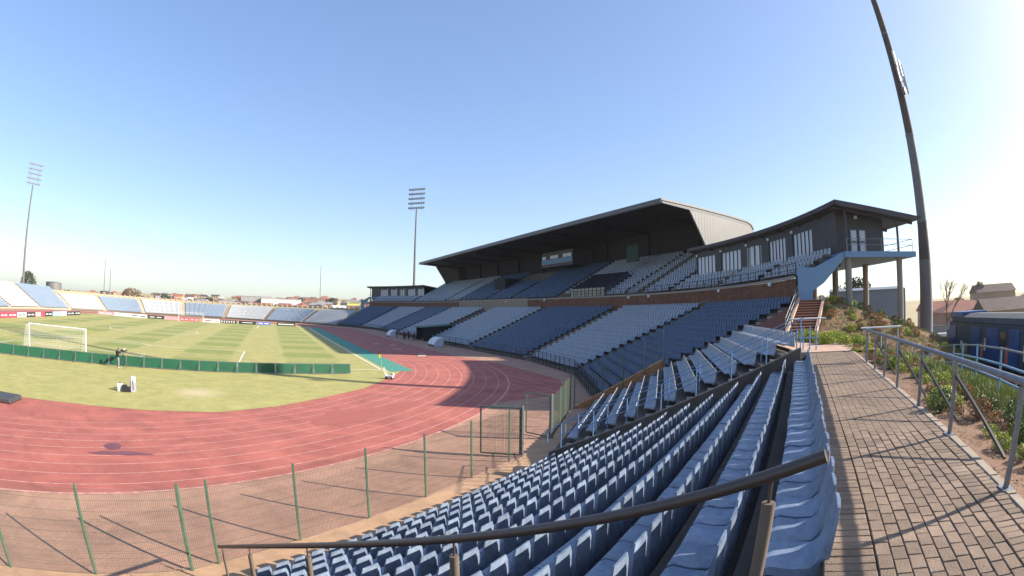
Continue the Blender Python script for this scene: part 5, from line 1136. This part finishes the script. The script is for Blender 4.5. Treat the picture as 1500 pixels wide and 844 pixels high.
for az_, dd, s_, sz in ((-31, 300, 1.2, .8), (-27.6, 320, 1.4, .7), (-24.0, 300, 2.0, .9), (-15.2, 300, 1.8, 1), (-12.3, 350, 2.2, 1), (-9.5, 310, 1.7, .9), (-7, 360, 2.2, .9), (-3, 340, 1.8, .8), (3.4, 420, 2.3, .8), (7, 460, 2.8, .7), (5.2, 380, 1.8, .8), (11, 400, 2, .8)): tree(az_, dd, s_*.7, crown_dense, 'dark leafy tree among the township houses', 'trees among the township houses', sz)
tree(66.2, 118, 1.9, crown_dense, 'dark leafy tree showing between the pavilion columns', sz=1.3)
for az_, dd, s_ in ((79.3, 145, .8), (87.6, 128, 1.0), (78.2, 140, 1.0)): tree(az_, dd, s_, crown_brown, 'brown winter tree between the houses beyond the railcar', 'winter trees beyond the yard')
tree(80.9, 170, .8, crown_dense, 'slim dark conifer beside the two storey house', sz=2.2)
# bare tree by the mast: trunk and branching twigs
x, y, z = at(76.9, 78); e = empty('bare_tree', (x, y, z)); tag(e, 'bare winter tree with fine twigs beside the thick mast', 'tree')
br_ = random.Random(8); lim = MB(); tw = MB()
def grow(p, d, L, r, lev):
    q = p+d*L; (lim if lev < 2 else tw).tube([p, (p+q)/2+np.array([br_.uniform(-.1, .1)*L for _ in range(3)]), q], [r, r*.8, r*.6], 6 if lev < 2 else 4, cap=False)
    if lev >= 5: return
    for _ in range(3 if lev < 4 else 2):
        n = d+np.array([br_.uniform(-.7, .7), br_.uniform(-.7, .7), br_.uniform(-.15, .5)]); grow(q, n/np.linalg.norm(n), L*.72, r*.6, lev+1)
grow(np.array([0, 0, -.5]), np.array([.05, 0, 1.0]), 3.0, .2, 0)
lim.build('trunk', 'bark', e); tw.build('crown', 'bark', e)
# wall with piers along the top of the far bank
pf = empty('perimeter_wall', (OX, 152, 5)); tag(pf, 'low tan wall with short piers along the bank above the far stand', 'wall')
for i in range(60):
    t = 203+i*1.9; b = B(66.6, t, 5.2)-np.array([OX, 152, 5]); MB().bar(b, b+UP*1.0, .35).build('pier', 'far_concrete', pf)
mb = MB(); mb.grid([[B(66.7, t, z)-np.array([OX, 152, 5]) for t in trange(202, 317, 2)] for z in (5.0, 5.75)]); mb.grid([[B(66.9, t, z)-np.array([OX, 152, 5]) for t in trange(202, 317, 2)] for z in (5.75, 5.0)]); mb.build('wall_run', 'far_concrete', pf)
# white tank behind the step in the stands
x, y, z = B(70.5, 314.5, 5.3); e = empty('water_tank', (x, y, z)); tag(e, 'pale corrugated tank on the bank beside the taller stand', 'tank'); MB().tube([(0, 0, 0), (0, 0, 3.0)], 3.3, 20).build('tank_body', 'clad_light', e, smooth=True); MB().tube([(0, 0, 3.0), (0, 0, 3.25)], [3.4, .6], 20).build('tank_lid', 'lamp_grey', e)
# wires slung over the bend
# ================================================================ HAZE: the dusty winter air
mz = bpy.data.materials.new('haze'); mz.use_nodes = True; nt = mz.node_tree
for n in list(nt.nodes):
    if n.type == 'BSDF_PRINCIPLED': nt.nodes.remove(n)
vol = nt.nodes.new('ShaderNodeVolumePrincipled'); vol.inputs['Density'].default_value = 0.00012; vol.inputs['Color'].default_value = (.86, .88, .93, 1); vol.inputs['Anisotropy'].default_value = 0.3
out = [n for n in nt.nodes if n.type == 'OUTPUT_MATERIAL'][0]; nt.links.new(vol.outputs[0], out.inputs['Volume'])
MATS['haze'] = mz
hz_ = MB().box((-1500, -1500, -8), (1500, 1500, 62)).build('haze', 'haze'); tag(hz_, 'thin pale dust haze lying over the whole place', 'haze', kind='stuff')
